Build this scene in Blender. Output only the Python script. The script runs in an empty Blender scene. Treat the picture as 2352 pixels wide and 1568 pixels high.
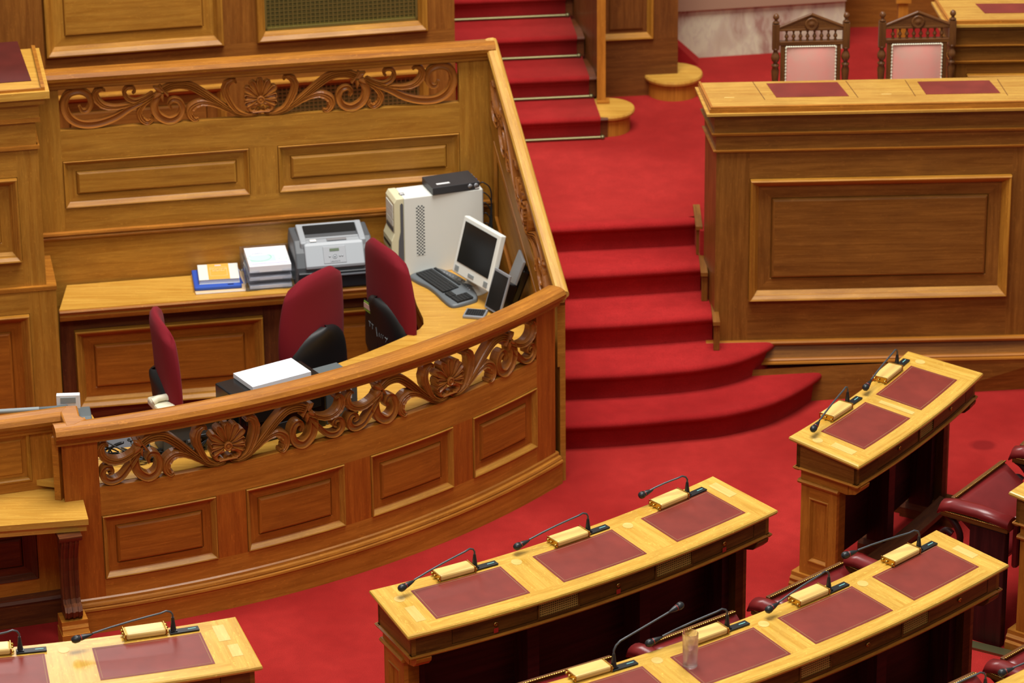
import bpy, math, random
from mathutils import Vector, Matrix
random.seed(7)
SC=bpy.context.scene
COL=SC.collection
# ------------------------------------------------------------------ camera
IMW,IMH=2352,1568
FPX=8800.0; PITCH=math.radians(24); ROLL=math.radians(-0.57); CAMZ=8.35
CAM=Vector((0,0,CAMZ))
FWD=Vector((0,math.cos(PITCH),-math.sin(PITCH)))
_r=Vector((1,0,0)); _u=_r.cross(FWD)
RT=_r*math.cos(ROLL)+_u*math.sin(ROLL); UP=-_r*math.sin(ROLL)+_u*math.cos(ROLL)
cd=bpy.data.cameras.new('camera'); co=bpy.data.objects.new('camera',cd); COL.objects.link(co)
m=Matrix((RT,UP,-FWD)).transposed().to_4x4(); m.translation=CAM; co.matrix_world=m
cd.sensor_width=36; cd.lens=FPX/IMW*36; cd.clip_end=100
cd.dof.use_dof=True; cd.dof.focus_distance=16.9; cd.dof.aperture_fstop=3.2
SC.camera=co
# ------------------------------------------------------------------ light
wd=bpy.data.worlds.new('hall'); SC.world=wd; wd.use_nodes=True
wd.node_tree.nodes['Background'].inputs[0].default_value=(1.0,.94,.86,1)
wd.node_tree.nodes['Background'].inputs[1].default_value=0.30
def area(name,loc,target,sx,sy,power,color=(1,.93,.82)):
    l=bpy.data.lights.new(name,'AREA'); l.shape='RECTANGLE'; l.size=sx; l.size_y=sy; l.energy=power; l.color=color
    o=bpy.data.objects.new(name,l); COL.objects.link(o); o.location=loc
    o.rotation_euler=(Vector(target)-Vector(loc)).to_track_quat('-Z','Y').to_euler(); return o
area('skylight',(0.5,15.6,11.0),(0.3,16.6,0),5.5,4.5,1680,(1,.97,.92))
area('front_fill',(-1.5,7.0,10.5),(-.3,17,0.6),5.0,2.0,430,(1,.96,.9))  # added fill from the camera side, lifts the upright faces
area('far_window',(-5.6,31.0,12.0),(-1.8,14.0,.8),5.0,4.0,900,(1,.97,.93))
vs=SC.view_settings; vs.view_transform='Standard'; vs.look='None'; vs.gamma=1; vs.use_curve_mapping=False; vs.exposure=-0.08
# ------------------------------------------------------------------ measuring
def ray(x,y): return FWD*FPX+RT*(x-IMW/2)-UP*(y-IMH/2)
def at(x,y,z):
    d=ray(x,y); return CAM+d*((z-CAMZ)/d.z)
C0=Vector((-3.1,19.5,0))            # centre of the hemicycle
def pol(r,a,z=0.0):
    a=math.radians(a); return Vector((C0.x+r*math.cos(a),C0.y+r*math.sin(a),z))
def ang(p): return math.degrees(math.atan2(p.y-C0.y,p.x-C0.x))
# ------------------------------------------------------------------ materials
def lin(c):
    c=c/255; return c/12.92 if c<=.04045 else ((c+.055)/1.055)**2.4
def rgb(r,g,b): return (lin(r),lin(g),lin(b),1)
MATS={}
def mat(name,col,rough=.5,metal=0,coat=0,sheen=0,trans=0,ior=1.45,spec=.5,emit=None):
    m=bpy.data.materials.new(name); m.use_nodes=True; b=m.node_tree.nodes['Principled BSDF']
    b.inputs['Base Color'].default_value=rgb(*col); b.inputs['Roughness'].default_value=rough; b.inputs['Metallic'].default_value=metal
    b.inputs['Coat Weight'].default_value=coat; b.inputs['Coat Roughness'].default_value=.15
    b.inputs['Sheen Weight'].default_value=sheen; b.inputs['Transmission Weight'].default_value=trans; b.inputs['IOR'].default_value=ior
    b.inputs['Specular IOR Level'].default_value=spec
    if emit:
        b.inputs['Emission Color'].default_value=rgb(*emit[0]); b.inputs['Emission Strength'].default_value=emit[1]
    MATS[name]=m; return m
def N(nt,t,**k):
    n=nt.nodes.new(t)
    for a,v in k.items(): setattr(n,a,v)
    return n
def mixc(nt,fac,a,b,mode='MIX'):
    n=N(nt,'ShaderNodeMix',data_type='RGBA',blend_type=mode)
    if isinstance(fac,float): n.inputs[0].default_value=fac
    else: nt.links.new(fac,n.inputs[0])
    for i,v in ((6,a),(7,b)):
        if isinstance(v,tuple): n.inputs[i].default_value=v
        else: nt.links.new(v,n.inputs[i])
    return n.outputs[2]
def ramp(nt,src,p0,p1,c0=(0,0,0,1),c1=(1,1,1,1)):
    r=N(nt,'ShaderNodeValToRGB'); r.color_ramp.elements[0].position=p0; r.color_ramp.elements[1].position=p1
    r.color_ramp.elements[0].color=c0; r.color_ramp.elements[1].color=c1; nt.links.new(src,r.inputs[0]); return r.outputs[0]
def wood(name,light,dark,rough=.35,coat=.25,grain=1.0,stain=.35,flake=.25,bump=.12):
    m=mat(name,light,rough,coat=coat*.6,spec=.32); nt=m.node_tree; b=nt.nodes['Principled BSDF']; L=nt.links.new
    uv=N(nt,'ShaderNodeUVMap'); uv.uv_map='UV'
    def mp(sx,sy):
        q=N(nt,'ShaderNodeMapping'); q.inputs['Scale'].default_value=(sx,sy,1); L(uv.outputs[0],q.inputs[0]); return q.outputs[0]
    def noi(v,sc,det=4,dist=0.0,rg=.55):
        n=N(nt,'ShaderNodeTexNoise'); n.inputs['Scale'].default_value=sc; n.inputs['Detail'].default_value=det
        n.inputs['Distortion'].default_value=dist; n.inputs['Roughness'].default_value=rg; L(v,n.inputs[0]); return n.outputs[0]
    g1=noi(mp(2.2,38),1.0,5,.7,.6); g2=noi(mp(12,260),1.0,3,.2); st=noi(mp(3.5,5),1.0,4,.8); fl=noi(mp(26,90),1.0,2,1.8)
    lc,dc=rgb(*light),rgb(*dark)
    c=mixc(nt,ramp(nt,g1,.32,.70),dc,lc)
    c=mixc(nt,ramp(nt,g2,.30,.62,(.35*grain,)*3+(1,),(0,0,0,1)),c,tuple(x*.55 for x in dc[:3])+(1,))
    c=mixc(nt,ramp(nt,st,.42,.74,(0,0,0,1),(stain,)*3+(1,)),c,tuple(x*.62 for x in dc[:3])+(1,))
    c=mixc(nt,ramp(nt,fl,.60,.72,(0,0,0,1),(flake,)*3+(1,)),c,tuple(min(1,x*1.5) for x in lc[:3])+(1,))
    L(c,b.inputs['Base Color'])
    bp=N(nt,'ShaderNodeBump'); bp.inputs['Strength'].default_value=bump; bp.inputs['Distance'].default_value=.001; L(g2,bp.inputs['Height']); L(bp.outputs[0],b.inputs['Normal'])
    rr=N(nt,'ShaderNodeMapRange'); rr.inputs[3].default_value=rough*.8; rr.inputs[4].default_value=rough*1.25; L(st,rr.inputs[0]); L(rr.outputs[0],b.inputs['Roughness'])
    return m
wood('oak_front',(198,130,46),(162,98,28),.42,.08)
wood('oak_mould',(194,138,50),(154,98,28),.44,.05)
wood('oak_stile',(184,104,32),(148,76,20),.42,.08)
wood('oak_panel',(180,108,34),(144,80,20),.42,.08)
wood('oak_back',(188,134,50),(158,102,30),.45,.08)
wood('oak_rail',(192,126,44),(146,86,26),.36,.15)
wood('oak_pale_rail',(208,162,72),(176,122,48),.5,.05,1.2,.2)
wood('oak_carved',(186,116,46),(146,84,30),.36,.2,.6,.4,.1)
wood('oak_worktop',(212,164,72),(186,132,48),.38,.2,.7,.15)
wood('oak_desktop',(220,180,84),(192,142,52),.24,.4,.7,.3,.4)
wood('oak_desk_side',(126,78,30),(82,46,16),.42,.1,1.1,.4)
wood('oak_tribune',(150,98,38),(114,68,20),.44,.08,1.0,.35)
wood('oak_tribune_top',(204,160,74),(174,122,48),.36,.2)
wood('oak_dark',(120,66,30),(78,38,20),.45,.15)
wood('oak_far',(158,100,38),(122,70,22),.45,.1)
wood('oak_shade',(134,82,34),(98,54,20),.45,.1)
wood('oak_chair',(122,78,38),(84,48,24),.35,.3)
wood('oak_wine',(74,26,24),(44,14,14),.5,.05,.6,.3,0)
wood('oak_inlay',(226,192,116),(208,168,88),.3,.4,.5,.1)
wood('box_wood',(232,196,120),(222,180,100),.35,.3,.4,.05,.1)
def leather(name,col,rough,wr=.3):
    m=mat(name,col,rough,coat=.04); nt=m.node_tree; L=nt.links.new; b=nt.nodes['Principled BSDF']
    tc=N(nt,'ShaderNodeTexCoord'); n=N(nt,'ShaderNodeTexNoise'); n.inputs['Scale'].default_value=9; n.inputs['Detail'].default_value=5; L(tc.outputs['Object'],n.inputs[0])
    c=rgb(*col); L(mixc(nt,ramp(nt,n.outputs[0],.3,.75),tuple(x*.82 for x in c[:3])+(1,),tuple(x*1.12 for x in c[:3])+(1,)),b.inputs['Base Color'])
    v=N(nt,'ShaderNodeTexNoise'); v.inputs['Scale'].default_value=420; L(tc.outputs['Object'],v.inputs[0])
    bp=N(nt,'ShaderNodeBump'); bp.inputs['Strength'].default_value=wr; bp.inputs['Distance'].default_value=.0006; L(v.outputs[0],bp.inputs['Height']); L(bp.outputs[0],b.inputs['Normal']); return m
leather('leather_inset',(122,44,34),.42,.12)
leather('leather_wine',(112,30,30),.30,.25)
leather('leather_dark_inset',(84,24,20),.5,.1)
def carpet(name,c1,c2):
    m=mat(name,c1,.95,sheen=.15,spec=.1); nt=m.node_tree; L=nt.links.new; b=nt.nodes['Principled BSDF']
    b.inputs['Sheen Roughness'].default_value=.45; b.inputs['Sheen Tint'].default_value=rgb(255,130,105)
    tc=N(nt,'ShaderNodeTexCoord')
    def noi(s,d):
        n=N(nt,'ShaderNodeTexNoise'); n.inputs['Scale'].default_value=s; n.inputs['Detail'].default_value=d; L(tc.outputs['Object'],n.inputs[0]); return n.outputs[0]
    a,f,mid=noi(1.6,3),noi(330,2),noi(14,4)
    c=mixc(nt,ramp(nt,a,.35,.68),rgb(*c2),rgb(*c1))
    c=mixc(nt,ramp(nt,mid,.35,.65,(.22,)*3+(1,),(0,0,0,1)),c,rgb(*[int(x*.8) for x in c2]))
    c=mixc(nt,ramp(nt,f,.38,.6,(.5,)*3+(1,),(0,0,0,1)),c,rgb(*[int(x*.72) for x in c2]))
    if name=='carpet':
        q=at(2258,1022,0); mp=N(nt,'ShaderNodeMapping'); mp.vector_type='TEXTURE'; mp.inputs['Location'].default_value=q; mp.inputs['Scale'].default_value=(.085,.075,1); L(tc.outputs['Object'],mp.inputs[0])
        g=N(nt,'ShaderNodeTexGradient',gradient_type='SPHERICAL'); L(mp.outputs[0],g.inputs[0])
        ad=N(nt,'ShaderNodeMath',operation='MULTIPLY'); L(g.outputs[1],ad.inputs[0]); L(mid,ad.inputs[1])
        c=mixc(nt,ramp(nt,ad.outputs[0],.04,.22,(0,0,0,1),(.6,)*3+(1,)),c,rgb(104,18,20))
    L(c,b.inputs['Base Color'])
    bp=N(nt,'ShaderNodeBump'); bp.inputs['Strength'].default_value=.5; bp.inputs['Distance'].default_value=.003; L(f,bp.inputs['Height']); L(bp.outputs[0],b.inputs['Normal']); return m
carpet('carpet',(180,46,42),(154,32,30))
carpet('carpet_stair',(178,40,40),(150,28,29))
def marble():
    m=mat('marble',(205,195,175),.35); nt=m.node_tree; L=nt.links.new; b=nt.nodes['Principled BSDF']
    tc=N(nt,'ShaderNodeTexCoord'); q=N(nt,'ShaderNodeMapping'); q.inputs['Scale'].default_value=(3.2,3.2,1.6); L(tc.outputs['Object'],q.inputs[0])
    n=N(nt,'ShaderNodeTexNoise'); n.inputs['Scale'].default_value=1.1; n.inputs['Detail'].default_value=7; n.inputs['Distortion'].default_value=1.2; L(q.outputs[0],n.inputs[0])
    n2=N(nt,'ShaderNodeTexNoise'); n2.inputs['Scale'].default_value=6; n2.inputs['Detail'].default_value=8; n2.inputs['Distortion'].default_value=2; L(q.outputs[0],n2.inputs[0])
    c=mixc(nt,ramp(nt,n.outputs[0],.44,.56),rgb(206,200,170),rgb(160,128,112))
    c=mixc(nt,ramp(nt,n2.outputs[0],.45,.62,(0,0,0,1),(.7,)*3+(1,)),c,rgb(190,176,156))
    L(c,b.inputs['Base Color'])
marble()
mat('marble_cap',(160,128,104),.35)
mat('brass',(200,160,80),.28,1)
mat('rod_brass',(128,122,84),.4,.8)
mat('grille_brass',(146,132,72),.42,.7)
mat('cane',(172,128,62),.55)
mat('gold_line',(150,110,72),.5)
mat('black',(18,18,19),.45)
mat('black_gloss',(12,12,13),.22)
mat('dark_gap',(10,7,5),.9)
mat('mic_black',(30,32,34),.38)
mat('mic_metal',(74,78,82),.35,.3)
mat('plate_mark',(120,190,190),.4)
mat('pc_white',(226,229,222),.5)
mat('pc_cream',(220,214,178),.5)
mat('pc_grey',(88,90,96),.5)
mat('kvm_grey',(52,53,56),.45)
mat('silver',(150,153,158),.35,.3)
mat('printer_light',(156,162,168),.42)
mat('printer_dark',(82,86,90),.5)
mat('printer_black',(34,36,40),.45)
mat('lcd_green',(84,100,74),.35)
mat('screen',(30,30,28),.18)
mat('key_black',(34,36,38),.5)
mat('kb_grey',(98,104,108),.45)
mat('label_white',(222,222,222),.6)
mat('paper',(240,241,246),.7)
mat('paper_shade',(196,200,212),.7)
mat('print_green',(120,196,172),.7)
mat('print_green_light',(196,230,222),.7)
mat('print_violet',(120,112,190),.7)
mat('book_orange',(226,168,72),.6)
mat('book_cream',(224,224,214),.6)
mat('folder_blue',(44,82,176),.5)
mat('folder_beige',(222,190,150),.6)
mat('cable',(20,20,22),.4)
mat('cable_blue',(60,70,170),.4)
mat('grey_box',(84,92,94),.5)
mat('grey_light',(140,148,150),.5)
mat('cream',(228,222,196),.45)
mat('steel',(120,120,120),.3,1)
mat('red_mark',(170,40,30),.5)
mat('tag_green',(130,170,60),.6)
mat('tag_pink',(210,180,165),.6)
mat('text_grey',(120,120,124),.6)
mat('text_white',(235,215,170),.6)
def fabric(name,col,rough=.9,sheen=.4):
    m=mat(name,col,rough,sheen=sheen,spec=.2); nt=m.node_tree; L=nt.links.new; b=nt.nodes['Principled BSDF']
    tc=N(nt,'ShaderNodeTexCoord'); v=N(nt,'ShaderNodeTexNoise'); v.inputs['Scale'].default_value=600; L(tc.outputs['Object'],v.inputs[0])
    bp=N(nt,'ShaderNodeBump'); bp.inputs['Strength'].default_value=.4; bp.inputs['Distance'].default_value=.001; L(v.outputs[0],bp.inputs['Height']); L(bp.outputs[0],b.inputs['Normal'])
fabric('fabric_maroon',(118,24,34),.9,.03)
mat('shell_black',(26,25,25),.5)
mat('shell_wine',(40,26,28),.5)
def velvet():
    m=mat('velvet_pink',(214,150,138),.85,sheen=.5); nt=m.node_tree; L=nt.links.new; b=nt.nodes['Principled BSDF']
    tc=N(nt,'ShaderNodeTexCoord'); n=N(nt,'ShaderNodeTexNoise'); n.inputs['Scale'].default_value=7; n.inputs['Detail'].default_value=3; L(tc.outputs['Object'],n.inputs[0])
    L(mixc(nt,ramp(nt,n.outputs[0],.3,.7),rgb(226,140,128),rgb(204,158,140)),b.inputs['Base Color'])
velvet()
mat('glass',(255,255,255),.0,trans=1,ior=1.32).node_tree.nodes['Principled BSDF'].inputs['Alpha'].default_value=.6
mat('water',(255,255,255),.0,trans=1,ior=1.2).node_tree.nodes['Principled BSDF'].inputs['Alpha'].default_value=.6
mat('clear_plastic',(240,244,250),.05,trans=.97,ior=1.05)
# ------------------------------------------------------------------ mesh builder
class MB:
    def __init__(s): s.v=[];s.f=[];s.uv=[];s.mi=[];s.sm=[];s.m=0;s.smooth=False
    def face(s,pts,uvs=None,sm=None):
        i=len(s.v); s.v+= [Vector(p) for p in pts]; s.f.append(tuple(range(i,i+len(pts))))
        if uvs is None: uvs=[(p[0]*.5+p[1]*.5,p[2]) for p in pts]
        s.uv.append(list(uvs)); s.mi.append(s.m); s.sm.append(s.smooth if sm is None else sm)
    def grid(s,rows,uvs=None,closeu=False,closev=False,sm=None,flip=False):
        """rows: list of point rows, shared verts"""
        n=len(rows[0]); base=len(s.v)
        for r in rows: s.v+=[Vector(p) for p in r]
        R=len(rows)
        for i in range(R if closev else R-1):
            for j in range(n if closeu else n-1):
                a=base+i*n+j; b=base+i*n+(j+1)%n; c=base+((i+1)%R)*n+(j+1)%n; d=base+((i+1)%R)*n+j
                q=(a,b,c,d) if not flip else (d,c,b,a)
                s.f.append(q); s.mi.append(s.m); s.sm.append(s.smooth if sm is None else sm)
                def u(i_,j_):
                    if uvs: return uvs[min(i_,R-1) if not closev or i_<R else i_-1][min(j_,n-1)]
                    return (i_*.02,j_*.01)
                q4=[u(i,j),u(i,j+1),u(i+1,j+1),u(i+1,j)]
                s.uv.append(q4 if not flip else q4[::-1])
    def box(s,c,d,M=None,grain=0):
        """box centre c, size d, optional matrix"""
        x,y,z=c; a,b,h=d[0]/2,d[1]/2,d[2]/2
        P=[Vector((x+i*a,y+j*b,z+k*h)) for i in(-1,1) for j in(-1,1) for k in(-1,1)]
        ro=(random.random()*9,random.random()*9)
        F=((0,1,3,2),(4,6,7,5),(0,4,5,1),(2,3,7,6),(0,2,6,4),(1,5,7,3))
        Q=[M@p for p in P] if M is not None else P
        for f in F:
            us=[]
            ax=[0,1,2]
            for k in range(3):
                if len({round(P[i][k],6) for i in f})==1: ax.remove(k); break
            if grain in ax: ga=grain; oa=[k for k in ax if k!=grain][0] if len(ax)>1 else ax[0]
            else: ga,oa=ax[0],ax[-1]
            for i in f: us.append((P[i][ga]+ro[0],P[i][oa]+ro[1]))
            s.face([Q[i] for i in f],us,False)
    def tube(s,pts,r,n=8,cap=True,sm=True):
        pts=[Vector(p) for p in pts]; rs=r if isinstance(r,(list,tuple)) else [r]*len(pts)
        rows=[];up=None
        for i,p in enumerate(pts):
            t=(pts[min(i+1,len(pts)-1)]-pts[max(i-1,0)]).normalized()
            if up is None: up=Vector((0,0,1)) if abs(t.z)<.9 else Vector((1,0,0))
            a=t.cross(up).normalized(); b=a.cross(t).normalized(); up=b
            rows.append([p+(a*math.cos(k*2*math.pi/n)+b*math.sin(k*2*math.pi/n))*rs[i] for k in range(n)])
        s.grid(rows,None,closeu=True,sm=sm)
        if cap:
            s.face(rows[0],None,False); s.face(rows[-1][::-1],None,False)
    def lathe(s,prof,o=(0,0,0),n=16,M=None,sm=True):
        o=Vector(o); rows=[]
        for r,z in prof:
            row=[o+Vector((r*math.cos(k*2*math.pi/n),r*math.sin(k*2*math.pi/n),z)) for k in range(n)]
            rows.append([M@p for p in row] if M is not None else row)
        s.grid(rows,None,closeu=True,sm=sm)
    def disc(s,o,r,n=20,z=0,M=None):
        o=Vector(o); P=[o+Vector((r*math.cos(k*2*math.pi/n),r*math.sin(k*2*math.pi/n),z)) for k in range(n)]
        if M is not None: P=[M@p for p in P]
        s.face(P,[(p.x,p.y) for p in P],False)
    def prism(s,poly,z0,z1,M=None,grain='x'):
        """vertical prism from plan polygon (ccw)"""
        ro=random.random()*9; t=(lambda p:M@p) if M is not None else (lambda p:p)
        s.face([t(Vector((x,y,z1))) for x,y in poly],[(x+ro,y) for x,y in poly],False)
        s.face([t(Vector((x,y,z0))) for x,y in poly][::-1],[(x+ro,y) for x,y in poly][::-1],False)
        L=0
        for i in range(len(poly)):
            a,b=poly[i],poly[(i+1)%len(poly)]; d=math.hypot(b[0]-a[0],b[1]-a[1])
            s.face([t(Vector((*a,z0))),t(Vector((*b,z0))),t(Vector((*b,z1))),t(Vector((*a,z1)))],[(L+ro,z0),(L+d+ro,z0),(L+d+ro,z1),(L+ro,z1)],False); L+=d
def rot(a,axis='Z'): return Matrix.Rotation(math.radians(a),4,axis)
def tr(x,y,z): return Matrix.Translation((x,y,z))
def mesh_obj(name,mb,mats,parent=None,off=None,bevel=0,merge=False):
    me=bpy.data.meshes.new(name); off=off or Vector((0,0,0))
    me.from_pydata([tuple(v-off) for v in mb.v],[],mb.f)
    if isinstance(mats,str): mats=[mats]
    for x in mats: me.materials.append(MATS[x])
    uvl=me.uv_layers.new(name='UV'); k=0
    for fu in mb.uv:
        for u in fu: uvl.data[k].uv=u; k+=1
    me.polygons.foreach_set('material_index',mb.mi); me.polygons.foreach_set('use_smooth',mb.sm)
    if merge or bevel:
        import bmesh
        b=bmesh.new(); b.from_mesh(me); bmesh.ops.remove_doubles(b,verts=b.verts,dist=1e-5); bmesh.ops.recalc_face_normals(b,faces=b.faces); b.to_mesh(me); b.free()
    o=bpy.data.objects.new(name,me); COL.objects.link(o)
    if parent: o.parent=parent
    if bevel:
        md=o.modifiers.new('bevel','BEVEL'); md.width=bevel; md.segments=2; md.limit_method='ANGLE'; md.angle_limit=math.radians(40)
    return o
def thing(name,label,cat,loc=(0,0,0),rz=0,group=None):
    o=bpy.data.objects.new(name,None); COL.objects.link(o); o.location=loc; o.rotation_euler=(0,0,math.radians(rz))
    o.empty_display_size=.05; o['label']=label; o['category']=cat
    if group: o['group']=group
    return o
def tag(o,label,cat,group=None,kind=None):
    o['label']=label; o['category']=cat
    if group: o['group']=group
    if kind: o['kind']=kind
    return o
def part(name,mb,mats,t,world=False,bevel=0,label=None,merge=False):
    th=t
    while th.parent: th=th.parent
    o=mesh_obj(name,mb,mats,t,Vector(th.location) if world else None,bevel,merge)
    if label: o['label']=label
    return o
def struct(name,mb,mats,bevel=0,label=None,merge=False):
    o=mesh_obj(name,mb,mats,None,None,bevel,merge); o['kind']='structure'
    if label: o['label']=label
    return o
def copy_tree(o,parent=None):
    c=o.copy(); COL.objects.link(c)
    if parent: c.parent=parent
    for ch in list(o.children): copy_tree(ch,c)
    return c
def text(name,s,size,mat_,parent,M,extr=.0004,align='CENTER'):
    cu=bpy.data.curves.new(name,'FONT'); cu.body=s; cu.size=size; cu.extrude=extr; cu.align_x=align; cu.align_y='CENTER'
    ob=bpy.data.objects.new(name+'_c',cu); COL.objects.link(ob); bpy.context.view_layer.update()
    me=bpy.data.meshes.new_from_object(ob.evaluated_get(bpy.context.evaluated_depsgraph_get())); bpy.data.objects.remove(ob)
    me.transform(M); me.materials.clear(); me.materials.append(MATS[mat_]); me.name=name
    o=bpy.data.objects.new(name,me); COL.objects.link(o); o.parent=parent; return o
# ------------------------------------------------------------------ surfaces
class Plane:
    def __init__(s,o,d,slope=0,side=1):
        s.o=Vector((o[0],o[1],0)); s.d=Vector((d[0],d[1],0)).normalized(); s.n=Vector((s.d.y,-s.d.x,0))*side; s.sl=slope; s.step=9
    def P(s,u,z,w=0): return s.o+s.d*u+s.n*w+Vector((0,0,z+s.sl*u))
class Arc:
    def __init__(s,R,a0,side=1,step=.07): s.R=R;s.a0=a0;s.step=step;s.side=side
    def P(s,u,z,w=0):
        a=s.a0+math.degrees(u/s.R); return pol(s.R+w*s.side,a,z)
    def u(s,a): return math.radians(a-s.a0)*s.R
def us(S,u0,u1): 
    n=max(1,int(math.ceil(abs(u1-u0)/S.step))); return [u0+(u1-u0)*i/n for i in range(n+1)]
def extr(mb,S,u0,u1,prof,closed=True,caps=True,sm=False,grain='u'):
    """extrude profile [(w,z)] along surface u"""
    U=us(S,u0,u1); ro=(random.random()*9,random.random()*9); L=[0]
    pr=list(prof)
    for i in range(1,len(pr)+1):
        a,b=pr[i-1],pr[i%len(pr)]; L.append(L[-1]+math.hypot(a[0]-b[0],a[1]-b[1]))
    K=len(pr) if closed else len(pr)-1
    for i in range(len(U)-1):
        for k in range(K):
            a,b=pr[k],pr[(k+1)%len(pr)]
            q=[S.P(U[i],a[1],a[0]),S.P(U[i+1],a[1],a[0]),S.P(U[i+1],b[1],b[0]),S.P(U[i],b[1],b[0])]
            if grain=='u': uv=[(U[i]+ro[0],L[k]+ro[1]),(U[i+1]+ro[0],L[k]+ro[1]),(U[i+1]+ro[0],L[k+1]+ro[1]),(U[i]+ro[0],L[k+1]+ro[1])]
            else: uv=[(L[k]+ro[1],U[i]+ro[0]),(L[k]+ro[1],U[i+1]+ro[0]),(L[k+1]+ro[1],U[i+1]+ro[0]),(L[k+1]+ro[1],U[i]+ro[0])]
            mb.face(q,uv,sm)
    if caps and closed:
        for u,fl in ((U[0],1),(U[-1],-1)):
            P=[S.P(u,z,w) for w,z in pr][::fl]; mb.face(P,[(w+ro[0],z+ro[1]) for w,z in pr][::fl],False)
def board(mb,S,u0,u1,z0,z1,w0=-.02,w1=0,grain='u'):
    extr(mb,S,u0,u1,[(w1,z0),(w1,z1),(w0,z1),(w0,z0)],grain='u' if grain=='u' else 'z')
def ring(mb,S,u0,u1,z0,z1,prof,field=True,gf='u'):
    """moulded rectangular panel: prof = [(inset,w)]"""
    ro=random.random()*9; L=0
    for k in range(len(prof)-1):
        (i0,w0),(i1,w1)=prof[k],prof[k+1]; d=math.hypot(i1-i0,w1-w0)
        A=(u0+i0,u1-i0,z0+i0,z1-i0,w0); B=(u0+i1,u1-i1,z0+i1,z1-i1,w1)
        n=len(us(S,u0,u1))-1
        for zi in (2,3):
            for j in range(n):
                f0,f1=j/n,(j+1)/n
                ua0,ua1=A[0]+(A[1]-A[0])*f0,A[0]+(A[1]-A[0])*f1; ub0,ub1=B[0]+(B[1]-B[0])*f0,B[0]+(B[1]-B[0])*f1
                q=[S.P(ua0,A[zi],A[4]),S.P(ua1,A[zi],A[4]),S.P(ub1,B[zi],B[4]),S.P(ub0,B[zi],B[4])]
                uv=[(ua0+ro,L+zi),(ua1+ro,L+zi),(ub1+ro,L+d+zi),(ub0+ro,L+d+zi)]
                if zi==3: q=q[::-1]; uv=uv[::-1]
                mb.face(q,uv,False)
        for ui in (0,1):
            q=[S.P(A[ui],A[2],A[4]),S.P(B[ui],B[2],B[4]),S.P(B[ui],B[3],B[4]),S.P(A[ui],A[3],A[4])]
            uv=[(A[2]+ro,L+ui*3),(B[2]+ro,L+d+ui*3),(B[3]+ro,L+d+ui*3),(A[3]+ro,L+ui*3)]
            if ui==0: q=q[::-1]; uv=uv[::-1]
            mb.face(q,uv,False)
        L+=d
    if field:
        i,w=prof[-1]; U=us(S,u0+i,u1-i)
        for j in range(len(U)-1):
            q=[S.P(U[j],z0+i,w),S.P(U[j+1],z0+i,w),S.P(U[j+1],z1-i,w),S.P(U[j],z1-i,w)]
            uv=[(U[j]+ro,z0),(U[j+1]+ro,z0),(U[j+1]+ro,z1),(U[j]+ro,z1)]
            if gf!='u': uv=[(b,a) for a,b in uv]
            mb.face(q,uv,False)
PANEL=[(0,0),(.0004,-.008),(.0026,-.008),(.003,.004),(.005,.008),(.010,.006),(.024,-.014),(.028,-.018),(.064,-.018),(.066,-.024),(.072,-.013),(.080,-.008)]
BOLEC=[(0,0),(.0004,-.008),(.003,-.008),(.0032,.028),(.006,.034),(.013,.032),(.026,.016),(.028,.008),(.034,.006),(.046,-.014),(.095,-.014),(.098,-.018),(.104,-.006),(.112,-.003)]
SMALLP=[(0,0),(.004,.008),(.012,.010),(.018,.004),(.022,-.008),(.040,-.008),(.044,-.002)]
def rpanel(t,S,u0,u1,z0,z1,prof,k,pm,mm='oak_mould',gf='u'):
    a=MB(); ring(a,S,u0+prof[k][0],u1-prof[k][0],z0+prof[k][0],z1-prof[k][0],[(i-prof[k][0],w) for i,w in prof[k:]],True,gf)
    p=part('panel',a,pm,t,True); b=MB(); ring(b,S,u0,u1,z0,z1,prof[:k+1],False); part('panel_moulding',b,mm,p,True); return p
# ------------------------------------------------------------------ carving
def crom(pts,n):
    P=[Vector(p) for p in pts]; P=[P[0]*2-P[1]]+P+[P[-1]*2-P[-2]]; out=[]
    for i in range(1,len(P)-2):
        for k in range(n):
            t=k/n; a,b,c,d=P[i-1],P[i],P[i+1],P[i+2]
            out.append(.5*((2*b)+(-a+c)*t+(2*a-5*b+4*c-d)*t*t+(-a+3*b-3*c+d)*t**3))
    out.append(P[-2]); return out
SEC={'scroll':[(-1,-.2),(-.97,.7),(-.86,1),(-.66,.42),(-.2,.2),(.2,.2),(.66,.42),(.86,1),(.97,.7),(1,-.2)],
 'arch':[(-1,-.2),(-.92,.6),(-.74,.85),(-.50,.30),(-.24,.95),(0,.35),(.25,1),(.5,.35),(.75,.9),(.95,.6),(1,-.2)],
 'leaf':[(-1,-.2),(-.9,.5),(-.5,.95),(-.15,.5),(.1,.85),(.45,.55),(.8,1),(1,-.2)],
 'round':[(-1,-.2),(-.85,.5),(-.45,.92),(0,1.05),(.45,.92),(.85,.5),(1,-.2)],
 'petal':[(-1,-.2),(-.9,.9),(-.7,.95),(-.3,.5),(0,.4),(.3,.5),(.7,.95),(.9,.9),(1,-.2)]}
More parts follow.
